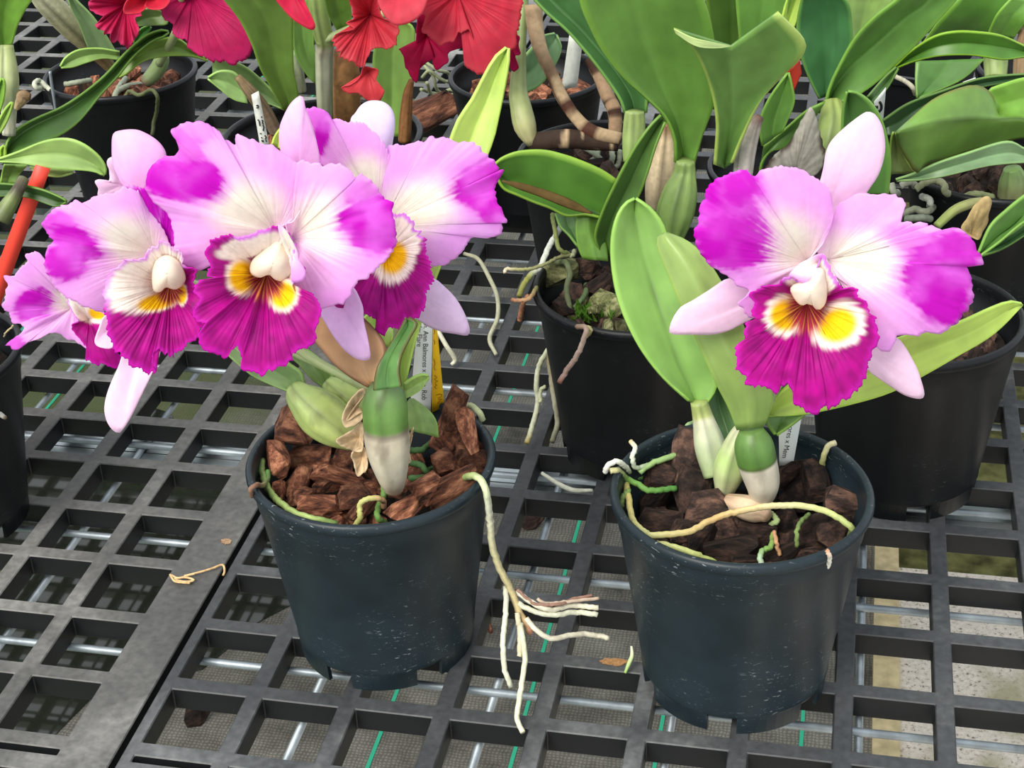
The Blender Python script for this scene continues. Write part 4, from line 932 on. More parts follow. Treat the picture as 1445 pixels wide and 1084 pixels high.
leaf('leaf', pc, K96([(130, 700), (138, 600), (140, 520), (125, 420), (90, 310), (40, 210), (-42, 122)]), K96([(205, 690), (250, 580), (320, 440), (420, 320), (500, 240), (512, 170), (400, 52)]),
     [1.075, 1.06, 1.04, 1.02], M_LEAF, lin(112, 160, 68), M=K96([(170, 715), (190, 600), (205, 500), (208, 400), (207, 320), (204, 260), (200, 196)]), fold=.016, rib=.4, seed=103, thick=.0022, edge=lin(196, 220, 110))
leaf('leaf', pc, K96([(195, 194), (120, 178), (40, 160), (-42, 122)]), K96([(200, 198), (130, 205), (50, 195), (-35, 140)]), [1.03, 1.018, 1.02], M_LEAF, lin(190, 214, 130), fold=0, seed=104, n=12)
leaf('leaf', pc, K62([(940, 488), (890, 540), (820, 640), (745, 780), (690, 900), (660, 1000), (680, 1070)]), K62([(960, 520), (920, 620), (890, 720), (850, 830), (790, 930), (760, 1020), (735, 1090)]), [1.06, 1.055, 1.06, 1.07], M_LEAF, lin(76, 116, 44), fold=.008, seed=105)
leaf('leaf', pc, K62([(755, 765), (690, 722), (600, 682), (520, 655), (440, 638), (340, 643), (270, 668), (232, 700)]), K62([(690, 925), (620, 912), (540, 918), (470, 885), (400, 860), (330, 830), (270, 800), (236, 730)]), [1.07, 1.075, 1.08, 1.08], M_LEAF, lin(84, 138, 40),
     M=K62([(690, 925), (655, 910), (580, 880), (500, 850), (420, 815), (340, 785), (280, 765), (235, 725)]), fold=.010, rib=-1.2, seed=106, edge=lin(150, 190, 60))
for k, (pp, rr_) in enumerate((([(265, 768, 1.066), (340, 790, 1.066), (420, 815, 1.066), (500, 845, 1.064), (580, 878, 1.062), (650, 908, 1.06)], [1, 5, 6, 7, 6, 1]),)):
    tube('leaf_scar', pc, [V(*q) for q in K62(pp)], rr_, M_SHEATH, lin(96, 76, 40), nc=8, n=24, flat=.3)
leaf('leaf', pc, K62([(585, 915), (580, 980), (590, 1050), (610, 1100)]), K62([(680, 920), (690, 990), (710, 1050), (715, 1110)]), [1.08, 1.075, 1.07], M_LEAF, lin(108, 156, 50), fold=-.004, seed=107, n=12)
leaf('leaf', pc, K62([(490, 905), (510, 960), (550, 1000), (590, 1050)]), K62([(580, 915), (585, 960), (590, 1000), (600, 1050)]), [1.09, 1.085, 1.08], M_LEAF, lin(104, 148, 84), seed=108, n=12)
bulb(pc, K62([(985, 1010, 1.085), (1000, 920, 1.09), (1025, 820, 1.095), (1042, 740, 1.10), (1045, 680, 1.10)]), [18, 26, 24, 16, 13], grad([(0, lin(96, 130, 40)), (.5, lin(112, 146, 46)), (1, lin(140, 172, 70))], .4, 9), ridge=.05, nridge=9)
bulb(pc, K62([(820, 690, 1.16), (825, 620, 1.165), (828, 540, 1.17), (830, 470, 1.172)]), [13, 16, 16, 14], grad([(0, lin(120, 150, 50)), (1, lin(150, 176, 80))], .35, 9), ridge=.04, nridge=8)
bulb(pc, K62([(930, 900, 1.12), (940, 800, 1.125), (955, 660, 1.13), (965, 530, 1.13)]), [18, 22, 20, 8], grad([(0, lin(110, 100, 80)), (.5, lin(176, 160, 132)), (.85, lin(206, 184, 150)), (1, lin(150, 110, 80))], .55, 9), name='sheath', mat=M_SHEATH)
bulb(pc, K96([(250, 740, 1.09), (265, 640, 1.09), (295, 540, 1.09), (325, 495, 1.09)]), [14, 14, 11, 6], grad([(0, lin(190, 184, 176)), (.8, lin(170, 160, 150)), (1, lin(120, 90, 80))], .35), name='sheath', mat=M_SHEATH)
# roots over the rim and on the bench
KK = K70
for k, (pp, r_, cc) in enumerate((
        ([(258, 95, .165), (235, 130, .16), (200, 190, .155), (170, 260, .148), (135, 290, .145), (105, 330, .142), (88, 375, .138)], 4.2, grad([(0, lin(200, 206, 200)), (.6, lin(206, 210, 190)), (.75, lin(150, 150, 40)), (1, lin(130, 130, 30))])),
        ([(300, 215, .15), (240, 225, .152), (180, 255, .15), (110, 272, .148), (40, 270, .146), (35, 285, .144)], 2.6, grad([(0, lin(110, 110, 60)), (.8, lin(150, 150, 80)), (1, lin(226, 206, 170))])),
        ([(215, 250, .14), (265, 245, .148), (282, 290, .145), (270, 350, .135), (285, 430, .122)], 4.2, lin(92, 104, 60)),
        ([(345, 330, .13), (340, 370, .13), (300, 420, .124)], 4.0, lin(84, 110, 60)),
        ([(155, 340, .14), (130, 380, .142), (95, 390, .14), (62, 388, .137)], 3.0, grad([(0, lin(130, 130, 60)), (.6, lin(190, 140, 80)), (1, lin(170, 100, 60))])),
        ([(125, 372, .139), (105, 400, .132), (95, 440, .122), (90, 468, .115)], 3.6, lin(178, 110, 60)),
        ([(310, 490, .142), (345, 495, .146), (335, 540, .138), (310, 600, .125), (270, 660, .110), (242, 705, .102)], 3.8, grad([(0, lin(150, 110, 80)), (.4, lin(190, 160, 140)), (.9, lin(170, 130, 115)), (1, lin(140, 80, 50))])),
        ([(350, 490, .142), (362, 505, .14), (345, 530, .134)], 3.0, lin(180, 170, 90)),
        ([(200, 578, .07), (165, 640, .055), (155, 720, .04), (160, 780, .028), (140, 870, .014), (118, 935, .008)], 3.8, grad([(0, lin(200, 206, 160)), (.85, lin(206, 208, 170)), (1, lin(190, 170, 80))])),
        ([(190, 720, .04), (170, 735, .037), (170, 780, .03)], 2.8, lin(196, 200, 150)),
        ([(200, 585, .068), (210, 680, .05), (225, 780, .03), (235, 860, .012), (215, 930, .006)], 4.0, grad([(0, lin(140, 120, 70)), (.5, lin(190, 186, 150)), (1, lin(120, 120, 90))])),
        ([(300, 200, .15), (290, 220, .15), (250, 215, .15)], 3.4, lin(150, 156, 110)),
        ([(215, 60, .17), (225, 120, .165), (240, 190, .158), (280, 215, .15)], 3.2, lin(120, 130, 50)))):
    zroot(pc, KK, pp, r_, cc, 110 + k)
for k, (x, y, w_, h_, z_, mt, lab) in enumerate(((240, 290, 150, 120, .132, 2, 'large grey mossy bark lump by the left rim of the middle pot'), (358, 262, 90, 84, .136, 1, 'round brown bark lump at the back of the middle pot'),
        (398, 325, 130, 56, .134, 1, 'dark log-like bark piece in the middle pot'), (425, 415, 110, 120, .126, 2, 'big green moss covered lump at the front of the middle pot'), (432, 497, 66, 54, .124, 2, 'small mossy lump at the front rim of the middle pot'),
        (482, 492, 60, 64, .124, 2, 'mossy lump beside the light leaf in the middle pot'), (375, 428, 40, 46, .130, 2, 'tiny mossy knob above the moss tuft in the middle pot'), (265, 410, 80, 76, .124, 1, 'dark bark lump under the roots in the middle pot'))):
    q_ = KK([(x, y)])[0]; p = Z(q_[0], q_[1], z_); m_ = mpp(p) / 2.71
    chip(p, w_ * m_ * .5, h_ * m_ * .5, .3 * k, mt, lab, 'mossy lumps in the middle pot')
# moss tuft
mv, mf = [], []
rm = rs(77); mc = Z(838, 447, .122)
for k in range(130):
    b_ = mc + np.array([(rm.rand() - .5) * .028, (rm.rand() - .5) * .026, rm.rand() * .003]); d_ = rm.randn(3) * .0022 + np.array([0, 0, .006]); w_ = rm.randn(3) * .0012
    i0 = len(mv); mv += [b_ - w_, b_ + w_, b_ + d_]; mf.append((i0, i0 + 1, i0 + 2))
mo = mesh('moss_tuft', mv, mf, M_MOSS, loc=mc, smooth=False); tag(mo, 'small bright green moss tuft at the rim of the middle black pot', 'moss', kind='stuff')

# ================================================================== BANDED RHIZOME PLANT (centre back)
pz = thing('orchid_plant', Z(840, 230, .12), 'orchid with a bare banded brown rhizome and green cane behind the middle pot', 'orchid', 'orchid plants')
BAND = lambda u, a, s: mixc(np.tile(lin(160, 132, 104), (len(u), 1)), np.tile(lin(66, 44, 34), (len(u), 1)), sm(.36, .56, vnoise(u * 13, a * 1.5, s)))
Yz = 1.28
def zb(pp, rr_, cc=BAND, **kw): return bulb(pz, [(x, y, Y) for x, y, Y in K62(pp)], rr_, cc, name='rhizome', mat=M_SHEATH, nc=18, n=34, **kw)
zb([(400, 20, 1.34), (405, 100, 1.335), (430, 210, 1.32), (480, 320, 1.31), (520, 410, 1.30), (580, 500, 1.29), (650, 560, 1.28), (770, 590, 1.27)], [13, 12, 10, 9, 9, 9, 10, 9],
   lambda u, a, s: mixc(np.tile(lin(176, 152, 120), (len(u), 1)), np.tile(lin(80, 50, 38), (len(u), 1)), np.clip(sm(.5, .62, vnoise(u * 11, a * 1.5, s)) * sm(.2, .5, u) + .0, 0, 1)), seed=3)
zb([(640, 250, 1.32), (680, 330, 1.31), (715, 410, 1.30), (745, 480, 1.29), (745, 600, 1.28)], [8, 9, 10, 10, 9], seed=4)
zb([(390, 600, 1.29), (450, 600, 1.285), (540, 590, 1.28), (640, 600, 1.28), (760, 610, 1.275)], [13, 14, 14, 13, 11], lambda u, a, s: mixc(np.tile(lin(60, 46, 38), (len(u), 1)), np.tile(lin(190, 164, 130), (len(u), 1)), sm(.62, .72, vnoise(u * 14, a * .6, s))), seed=5)
bulb(pz, K62([(395, 615, 1.285), (365, 540, 1.29), (345, 450, 1.30), (335, 380, 1.31), (345, 200, 1.33), (355, 60, 1.35), (360, -60, 1.36)]), [7, 16, 15, 13, 8, 7, 7], grad([(0, lin(186, 176, 110)), (.25, lin(160, 176, 90)), (1, lin(120, 152, 64))], .15))
for k, pp in enumerate(([(580, 620, .125), (640, 640, .13), (700, 690, .12)], [(720, 600, .13), (735, 660, .13), (725, 710, .12)], [(680, 610, .13), (670, 660, .125), (640, 690, .12)], [(770, 640, .13), (760, 700, .12), (740, 715, .12)])):
    zroot(pz, K62, pp, 4, lin(150, 160, 130), 130 + k)
leaf('leaf', pz, K62([(360, 395), (420, 370), (480, 300), (520, 210), (500, 150)]), K62([(350, 250), (380, 215), (410, 180), (440, 150), (490, 140)]), [1.36, 1.37, 1.38], M_LEAF, lin(112, 156, 100), seed=120, n=14)

# ================================================================== RIGHT BACK PLANT (broad diagonal leaf)
pb = thing('orchid_plant', Z(1165, 215, .12), 'orchid with a broad diagonal folded leaf and grey dry sheaths behind the right bloom', 'orchid', 'orchid plants')
leaf('leaf', pb, K96([(600, 440), (620, 370), (650, 300), (720, 170), (800, 80), (900, 0), (1000, -90), (1120, -160)]), K96([(645, 445), (740, 405), (820, 350), (900, 275), (990, 190), (1080, 90), (1160, 0), (1220, -80), (1130, -165)][:8] + [(1140, -165)]),
     [1.18, 1.17, 1.15, 1.13], M_LEAF, lin(94, 144, 56), M=K96([(612, 430), (650, 345), (720, 265), (790, 210), (860, 150), (950, 70), (1040, 5), (1130, -160)]), fold=.014, rib=1.0, seed=141, thick=.0022)
leaf('leaf', pb, K96([(575, 420), (520, 310), (485, 200), (480, 100), (500, 0), (530, -80)]), K96([(625, 400), (670, 320), (712, 200), (715, 100), (690, 0), (560, -90)]), [1.20, 1.20, 1.20, 1.19], M_LEAF, lin(62, 122, 66), fold=.006, rib=.1, seed=142)
leaf('leaf', pb, K96([(720, 180), (690, 90), (675, 0), (670, -60)]), K96([(760, 160), (830, 80), (890, 0), (900, -60)]), [1.23, 1.23, 1.23], M_LEAF, lin(140, 176, 84), seed=143, n=14)
leaf('leaf', pb, K96([(680, 830), (672, 620), (676, 470), (693, 388)]), K96([(870, 830), (880, 680), (850, 530), (800, 440), (740, 395), (697, 388)]), [1.10, 1.09, 1.08, 1.07], M_LEAF, lin(92, 146, 62), M=K96([(720, 830), (700, 650), (690, 500), (694, 388)]), fold=.012, rib=.2, seed=144, edge=lin(130, 180, 80))
leaf('leaf', pb, K96([(470, 640), (380, 640), (330, 690), (320, 760)]), K96([(600, 430), (520, 470), (440, 540), (340, 620)]), [1.16, 1.16, 1.16], M_LEAF, lin(92, 140, 50), seed=145, n=12)
leaf('leaf', pb, K96([(330, 620), (320, 520), (360, 420), (440, 310)]), K96([(420, 560), (470, 440), (460, 360), (445, 308)]), [1.13, 1.13, 1.13], M_LEAF, lin(96, 148, 50), seed=146, n=12)
bulb(pb, K96([(590, 700, 1.15), (620, 600, 1.16), (635, 510, 1.17), (628, 430, 1.18)]), [15, 22, 20, 13], grad([(0, lin(110, 140, 50)), (1, lin(150, 170, 60))], .35, 9), ridge=.04)
fan('sheath', pb, K96([(345, 720), (400, 650), (460, 590), (510, 500), (545, 455), (570, 530), (592, 600), (600, 650), (560, 740), (450, 760)]), K96([(470, 750)])[0], 1.13, 1.12, M_SHEATH,
    lambda p, u, s, sd_: mixc(np.tile(lin(184, 178, 166), (len(p), 1)) * (.7 + .6 * vnoise(s * 50, u * 2, sd_))[:, None], np.tile(lin(70, 50, 38), (len(p), 1)), sm(.78, 1.0, u) * sm(.3, .6, vnoise(s * 20, u * 4, sd_ + 1))), bow=-.008, fringe=1.5, ns=80, nt=14, seed=147, thick=.0012)
# ================================================================== FAR RIGHT PLANTS
pf = thing('orchid_plant', Z(1425, 265, .12), 'orchid with wide pale and brown-rimmed leaves spreading over the far right pot', 'orchid', 'orchid plants')
leaf('leaf', pf, K96([(1560, 560), (1445, 500), (1325, 500), (1322, 450), (1300, 395), (1250, 363), (1180, 370), (1060, 420), (960, 510), (900, 565)]), K96([(1560, 600), (1445, 585), (1300, 620), (1200, 650), (1100, 685), (1020, 705), (985, 735), (960, 700), (925, 640), (900, 570)]),
     [1.22, 1.20, 1.16, 1.13], M_LEAF, lin(116, 162, 56), M=K96([(1560, 560), (1445, 505), (1325, 506), (1240, 508), (1160, 512), (1100, 516), (1040, 525), (980, 540), (940, 552), (903, 568)]), fold=-.014, rib=-.9, seed=151, thick=.002, edge=lin(122, 112, 54))
leaf('leaf', pf, K96([(1320, 505), (1310, 430), (1290, 385), (1360, 355), (1445, 330), (1540, 320)]), K96([(1330, 510), (1380, 508), (1420, 506), (1460, 505), (1500, 505), (1560, 505)]), [1.21, 1.21, 1.22], M_LEAF, lin(122, 176, 48), seed=152, n=14)
leaf('leaf', pf, K96([(900, 762), (980, 735), (1080, 690), (1200, 650), (1370, 600), (1450, 632), (1520, 660)]), K96([(905, 768), (1000, 766), (1080, 755), (1150, 740), (1300, 705), (1450, 692), (1525, 690)]), [1.16, 1.15, 1.16, 1.17], M_LEAF, lin(128, 166, 112), seed=153)
leaf('leaf', pf, K96([(845, 510), (950, 440), (1100, 385), (1250, 335), (1380, 318), (1500, 312)]), K96([(860, 575), (930, 560), (1030, 470), (1150, 400), (1300, 365), (1500, 330)]), [1.20, 1.21, 1.23, 1.25], M_LEAF, lin(58, 96, 54), seed=154)
leaf('leaf', pf, K96([(870, 740), (875, 650), (880, 590), (890, 560)]), K96([(990, 735), (960, 700), (930, 640), (900, 562)]), [1.17, 1.17, 1.16], M_LEAF, lin(112, 132, 62), seed=155, n=12)
leaf('leaf', pf, K96([(1250, 1075), (1300, 960), (1370, 890), (1445, 830), (1540, 770)]), K96([(1262, 1085), (1340, 1030), (1410, 970), (1460, 935), (1550, 880)]), [1.06, 1.07, 1.08], M_LEAF, lin(96, 146, 60), M=K96([(1256, 1080), (1330, 1010), (1400, 960), (1455, 905), (1545, 840)]), fold=.008, rib=1.0, seed=156)
leaf('leaf', pf, K96([(1245, 1075), (1320, 1030), (1400, 985), (1500, 910)]), K96([(1255, 1090), (1340, 1065), (1420, 1020), (1510, 960)]), [1.08, 1.08, 1.09], M_LEAF, lin(60, 104, 50), seed=157, n=14)
bulb(pf, K96([(1400, 830, 1.20), (1400, 770, 1.20), (1395, 715, 1.20)]), [22, 20, 12], grad([(0, lin(130, 130, 80)), (1, lin(110, 150, 60))], .3))
for k, (pp, c_r) in enumerate((([(985, 805, .14), (1020, 780, .145), (1070, 765, .148), (1110, 790, .145), (1110, 815, .14), (1160, 840, .13)], lin(150, 156, 110)), ([(1180, 840, .13), (1240, 825, .135), (1310, 838, .13)], lin(140, 150, 90)),
        ([(930, 910, .12), (980, 890, .125), (1030, 900, .125), (1060, 880, .122)], lin(130, 136, 110)), ([(940, 930, .12), (1000, 925, .124), (1050, 930, .12)], lin(120, 130, 110)), ([(1010, 835, .13), (1045, 850, .13), (1045, 880, .125)], lin(170, 176, 160)),
        ([(880, 780, .14), (890, 815, .135), (910, 820, .13)], lin(170, 176, 150)), ([(920, 790, .142), (960, 772, .145), (985, 790, .14)], lin(170, 170, 150)))):
    zroot(pf, K96, pp, 5, c_r, 160 + k)
bulb(pf, KRX([(300, 330, 1.12), (400, 240, 1.13), (490, 200, 1.14), (560, 180, 1.15)]), [6, 7, 7, 5], grad([(0, lin(130, 150, 50)), (1, lin(160, 156, 80))], .2))
fan('sheath', pf, KRX([(445, 350), (480, 280), (520, 210), (565, 165), (605, 155), (622, 185), (605, 250), (600, 300), (570, 360), (540, 410)]), KRX([(500, 380)])[0], 1.12, 1.11, M_SHEATH,
    lambda p, u, s, sd_: np.tile(lin(206, 180, 128), (len(p), 1)) * (.6 + .6 * vnoise(s * 20, u * 5, sd_))[:, None], bow=-.006, fringe=1, ns=60, nt=12, seed=158, thick=.001)
pe = thing('orchid_plant', G(9.5, 17.5, 0), 'dense green orchid leaves filling the upper right corner', 'orchid', 'orchid plants')
leaf('leaf', pe, K96([(895, 285), (960, 220), (1060, 155), (1150, 133), (1250, 135), (1350, 150), (1450, 195), (1530, 230)]), K96([(900, 290), (980, 262), (1080, 240), (1200, 235), (1290, 245), (1360, 255), (1450, 243), (1535, 240)]), [1.30, 1.28, 1.28, 1.30], M_LEAF, lin(84, 140, 34), fold=.006, seed=171, edge=lin(150, 196, 50))
leaf('leaf', pe, K96([(1010, 190), (1090, 80), (1180, -20), (1250, -100)]), K96([(1250, 140), (1400, 150), (1480, 60), (1500, -80)]), [1.40, 1.38, 1.38], M_LEAF, lin(84, 136, 42), seed=172)
leaf('leaf', pe, K96([(1290, 145), (1330, 60), (1400, -20)]), K96([(1400, 165), (1460, 80), (1520, 20)]), [1.36, 1.35, 1.35], M_LEAF, lin(104, 158, 52), seed=173, n=12)
leaf('leaf', pe, K96([(985, 260), (983, 340), (990, 415)]), K96([(1280, 250), (1180, 340), (1000, 418)]), [1.36, 1.35, 1.34], M_LEAF, lin(88, 138, 56), seed=174, n=12)
leaf('leaf', pe, K96([(780, 410), (850, 330), (900, 285)]), K96([(810, 445), (870, 370), (912, 290)]), [1.25, 1.27, 1.28], M_LEAF, lin(80, 124, 50), seed=175, n=10)
bulb(pe, K96([(1325, 330, 1.40), (1325, 250, 1.41), (1325, 200, 1.41)]), [15, 17, 15], grad([(0, lin(150, 176, 80)), (1, lin(120, 150, 60))], .2))
bulb(pe, K96([(1425, 330, 1.36), (1430, 240, 1.36), (1450, 120, 1.36)]), [9, 9, 8], grad([(0, lin(170, 140, 90)), (1, lin(150, 110, 70))], .3))
zroot(pe, K96, [(890, 320, .14), (930, 340, .14), (970, 370, .14), (985, 400, .13)], 3.4, lin(176, 170, 140), 176)
leaf('leaf', pe, K96([(90, -60), (100, 60), (140, 260), (160, 420), (165, 640)]), K96([(330, -60), (320, 40), (280, 220), (230, 420), (205, 640)]), [1.22, 1.24, 1.25], M_LEAF, lin(84, 124, 38), seed=177, n=14)
leaf('leaf', pe, K96([(215, -60), (225, 60), (235, 200), (225, 400), (190, 640)]), K96([(470, -60), (440, 60), (390, 200), (300, 400), (220, 640)]), [1.20, 1.22, 1.24], M_LEAF, lin(112, 168, 62), seed=178, n=14)
leaf('leaf', pe, K96([(250, 520), (330, 320), (400, 130), (440, -20), (470, -90)]), K96([(265, 530), (370, 330), (455, 150), (515, 0), (540, -90)]), [1.22, 1.21, 1.20], M_LEAF, lin(190, 222, 80), seed=179, n=12)
bulb(pe, K96([(230, 600, 1.24), (290, 350, 1.235), (340, 120, 1.235), (348, 20, 1.235), (350, -80, 1.235)]), [9, 9, 9, 9, 9], grad([(0, lin(140, 150, 40)), (1, lin(150, 160, 50))], .2, 14, .4), name='stem')
# ================================================================== CRIMSON BLOOM PLANT (upper left pot)
CR, CR2 = lin(176, 14, 74), lin(206, 40, 62)
def red_col(base, edge):
    def f(pts, u, s, seed):
        st = vnoise(s * 60, u * 2, seed); n = vnoise(pts[:, 0] / 10, pts[:, 1] / 10, seed + 1)
        c = base[None] * (.85 + .25 * n + .12 * (st - .5))[:, None]
        return mixc(c, np.tile(edge, (len(c), 1)), sm(.8, 1, u) * .5)
    return f
pk = thing('orchid_plant', Z(195, 118, .12), 'orchid with a frilled dark crimson bloom in the upper left pot', 'orchid', 'orchid plants')
bulb(pk, K00([(570, 350, 1.53), (480, 250, 1.52), (370, 140, 1.50), (250, 20, 1.48), (180, -60, 1.47)]), [8, 13, 18, 18, 14], grad([(0, lin(130, 120, 80)), (.2, lin(110, 80, 60)), (.35, lin(170, 160, 120)), (1, lin(190, 190, 160))], .5, 9), name='cane', mat=M_SHEATH)
bulb(pk, K00([(740, 420, 1.50), (790, 370, 1.50), (820, 320, 1.50), (830, 280, 1.50)]), [9, 11, 11, 9], grad([(0, lin(120, 80, 60)), (.2, lin(120, 140, 80)), (1, lin(120, 150, 70))], .2))
leaf('leaf', pk, K00([(1050, 300), (980, 250), (900, 193), (800, 202), (690, 250), (605, 325), (594, 370)]), K00([(1060, 312), (1000, 292), (930, 286), (830, 290), (730, 315), (650, 375), (608, 396)]), [1.46, 1.45, 1.44, 1.43], M_LEAF, lin(126, 164, 52), fold=.004, seed=181)
leaf('leaf', pk, K00([(610, 262), (500, 245), (400, 253), (335, 290), (306, 338)]), K00([(610, 306), (520, 300), (440, 322), (370, 345), (312, 346)]), [1.46, 1.45, 1.44], M_LEAF, lin(140, 178, 84), fold=.003, seed=182, n=16)
leaf('leaf', pk, K00([(600, 280), (540, 180), (470, 80), (390, 0), (340, -60)]), K00([(450, 250), (430, 200), (400, 120), (360, 40), (330, -58)]), [1.49, 1.48, 1.47], M_LEAF, lin(128, 160, 104), seed=183, n=14)
leaf('leaf', pk, K00([(670, 130), (670, 90), (700, 55), (760, 40), (810, 50)]), K00([(690, 135), (740, 132), (800, 130), (850, 125), (860, 90)]), [1.45, 1.44, 1.44], M_LEAF, lin(110, 144, 66), seed=184, n=12)
leaf('leaf', pk, K00([(680, 220), (690, 180), (720, 145), (760, 130)]), K00([(700, 225), (730, 190), (760, 160), (770, 140)]), [1.47, 1.46, 1.45], M_LEAF, lin(60, 136, 40), seed=185, n=10)
fk = flower(pk, [V(225, 90, 1.47), V(250, 40, 1.43), V(255, -10, 1.40)], 'dark crimson frilled bloom at the top left edge')
fan('lip', fk, K00([(820, 50), (840, 100), (880, 130), (880, 175), (910, 200), (950, 210), (960, 245), (1010, 280), (1050, 290), (1090, 320), (1140, 310), (1190, 330), (1240, 310), (1280, 280), (1290, 220), (1280, 170), (1250, 120), (1200, 70), (1160, 0), (1140, -60), (1000, -120), (850, -60)]), K00([(980, -40)])[0], 1.42, 1.37, M_LIP, red_col(lin(168, 16, 78), lin(196, 44, 110)), bow=-.014, ruf=.003, rfreq=12, rpow=4, fringe=1.6, ns=260, nt=24, seed=191)
fan('petal', fk, K00([(470, 0), (455, 40), (490, 70), (520, 90), (485, 130), (520, 150), (545, 180), (580, 210), (620, 225), (660, 235), (690, 200), (710, 150), (690, 100), (720, 80), (700, 30), (660, -40), (560, -60)]), K00([(640, 20)])[0], 1.44, 1.40, M_LIP, red_col(lin(182, 24, 74), lin(200, 60, 110)), bow=-.008, ruf=.007, rfreq=20, rpow=1.6, fringe=2.2, ns=150, nt=24, seed=192)
fan('petal', fk, K00([(632, 65), (650, 0), (740, -40), (860, -40), (870, 0), (840, 40), (800, 50), (760, 45), (735, 28), (742, 42), (700, 70)]), K00([(760, -30)])[0], 1.40, 1.36, M_PETAL, red_col(lin(214, 44, 70), lin(220, 70, 90)), ruf=.003, ns=80, nt=14, seed=193)
zroot(pk, K00, [(300, 495, .132), (250, 455, .138), (200, 410, .146), (175, 425, .146), (190, 450, .142), (230, 445, .136)], 3.4, lin(196, 200, 170), 194)
zroot(pk, K00, [(640, 495, .136), (660, 465, .142), (710, 485, .144), (770, 460, .146), (800, 490, .143), (800, 560, .125), (785, 620, .112), (775, 690, .10)], 2.8, grad([(0, lin(110, 120, 60)), (1, lin(70, 80, 40))]), 195)
for k, pp in enumerate(([(580, 500, .13), (610, 440, .13), (640, 400, .125)], [(590, 470, .13), (650, 440, .13), (720, 430, .125)], [(330, 430, .13), (400, 420, .132), (460, 410, .128)])):
    zroot(pk, K00, pp, 4, lin(150, 160, 130), 196 + k)
# ================================================================== RED BLOOM PLANT (behind the cluster)
pd = thing('orchid_plant', Z(470, 175, .115), 'orchid with coral red ruffled blooms behind the pink cluster', 'orchid', 'orchid plants')
leaf('leaf', pd, K30([(300, 470), (250, 380), (200, 290), (165, 190), (110, 80), (40, -10), (-20, -90)]), K30([(350, 460), (362, 400), (345, 300), (342, 160), (340, 60), (300, -20), (200, -110)]), [1.38, 1.36, 1.34, 1.32], M_LEAF, lin(116, 156, 56), fold=.006, seed=201)
leaf('leaf', pd, K30([(300, 465), (230, 440), (150, 420), (60, 370), (0, 325)]), K30([(310, 460), (250, 380), (150, 290), (80, 260), (0, 250)]), [1.40, 1.41, 1.42], M_LEAF, lin(124, 160, 84), seed=202, n=16)
leaf('leaf', pd, K30([(150, 440), (90, 425), (30, 380), (-20, 335)]), K30([(130, 350), (90, 305), (30, 300), (-20, 328)]), [1.38, 1.38, 1.38], M_LEAF, lin(140, 180, 96), seed=203, n=14)
leaf('leaf', pd, K30([(440, 360), (400, 320), (350, 230), (340, 120), (345, 20)]), K30([(445, 250), (430, 200), (430, 130), (420, 60), (410, -20)]), [1.41, 1.41, 1.41], M_LEAF, lin(110, 156, 64), seed=204, n=14)
leaf('leaf', pd, K30([(680, 580), (700, 480), (690, 380), (680, 260), (700, 160), (760, 80)]), K30([(790, 580), (830, 440), (850, 330), (858, 200), (855, 120), (800, 80)]), [1.37, 1.37, 1.37], M_LEAF, lin(132, 178, 72), fold=.006, rib=.3, seed=205)
leaf('leaf', pd, K30([(530, 135), (490, 60), (470, -20)]), K30([(585, 140), (590, 60), (580, -30)]), [1.34, 1.33, 1.32], M_LEAF, lin(104, 150, 44), seed=206, n=12)
bulb(pd, K30([(480, 500, 1.36), (475, 380, 1.355), (475, 240, 1.35), (478, 190, 1.345), (460, 100, 1.34), (440, -30, 1.34)]), [11, 12, 13, 13, 14, 13], grad([(0, lin(140, 146, 110)), (.5, lin(160, 164, 130)), (.6, lin(170, 164, 130)), (.62, lin(90, 80, 50)), (.65, lin(140, 164, 70)), (1, lin(130, 160, 60))], .5, 9, .2), name='cane')
bulb(pd, K30([(570, 520, 1.39), (565, 400, 1.39), (560, 280, 1.39), (545, 210, 1.39)]), [20, 21, 20, 12], grad([(0, lin(120, 84, 50)), (.5, lin(160, 120, 76)), (1, lin(120, 84, 54))], .55, 7, .6), name='sheath', mat=M_SHEATH)
bulb(pd, K30([(815, 600, 1.36), (820, 500, 1.36), (830, 400, 1.36), (845, 340, 1.36)]), [9, 9, 7, 4], grad([(0, lin(140, 100, 60)), (1, lin(120, 80, 50))], .4), name='sheath', mat=M_SHEATH)
bulb(pd, K30([(270, 560, 1.36), (220, 470, 1.35), (160, 390, 1.34), (105, 325, 1.34)]), [9, 10, 9, 5], grad([(0, lin(150, 130, 110)), (1, lin(130, 110, 80))], .4), name='cane', mat=M_SHEATH)
leaf('leaf', pd, K30([(252, 610), (262, 580), (285, 548)]), K30([(300, 640), (296, 590), (290, 545)]), [1.25, 1.26, 1.27], M_LEAF, lin(180, 200, 60), seed=207, n=8)
bulb(pd, K30([(370, 390, 1.42), (350, 300, 1.42), (340, 220, 1.42)]), [10, 12, 8], grad([(0, lin(150, 156, 130)), (1, lin(170, 180, 150))], .5, 9), name='sheath', mat=M_SHEATH)
for k, pp in enumerate(([(890, 330, .05), (920, 300, .06), (960, 330, .05), (1010, 350, .04), (1050, 345, .03)], [(900, 280, .06), (940, 330, .05), (960, 390, .03), (1050, 405, .02)], [(910, 350, .05), (930, 400, .03), (980, 410, .02), (940, 450, .01), (900, 470, .01)], [(885, 380, .04), (960, 400, .02), (1010, 380, .02), (1060, 410, .02)], [(900, 260, .07), (960, 300, .06), (1000, 310, .05), (1020, 360, .03)])):
    zroot(pd, K30, pp, 2.4, lin(150, 160, 110), 208 + k)
RB_, RB2_ = lin(202, 50, 66), lin(216, 84, 92)
fz = flower(pd, [V(450, 60, 1.34), V(560, 10, 1.32), V(620, -40, 1.30)], 'coral red ruffled bloom at the top of the picture')
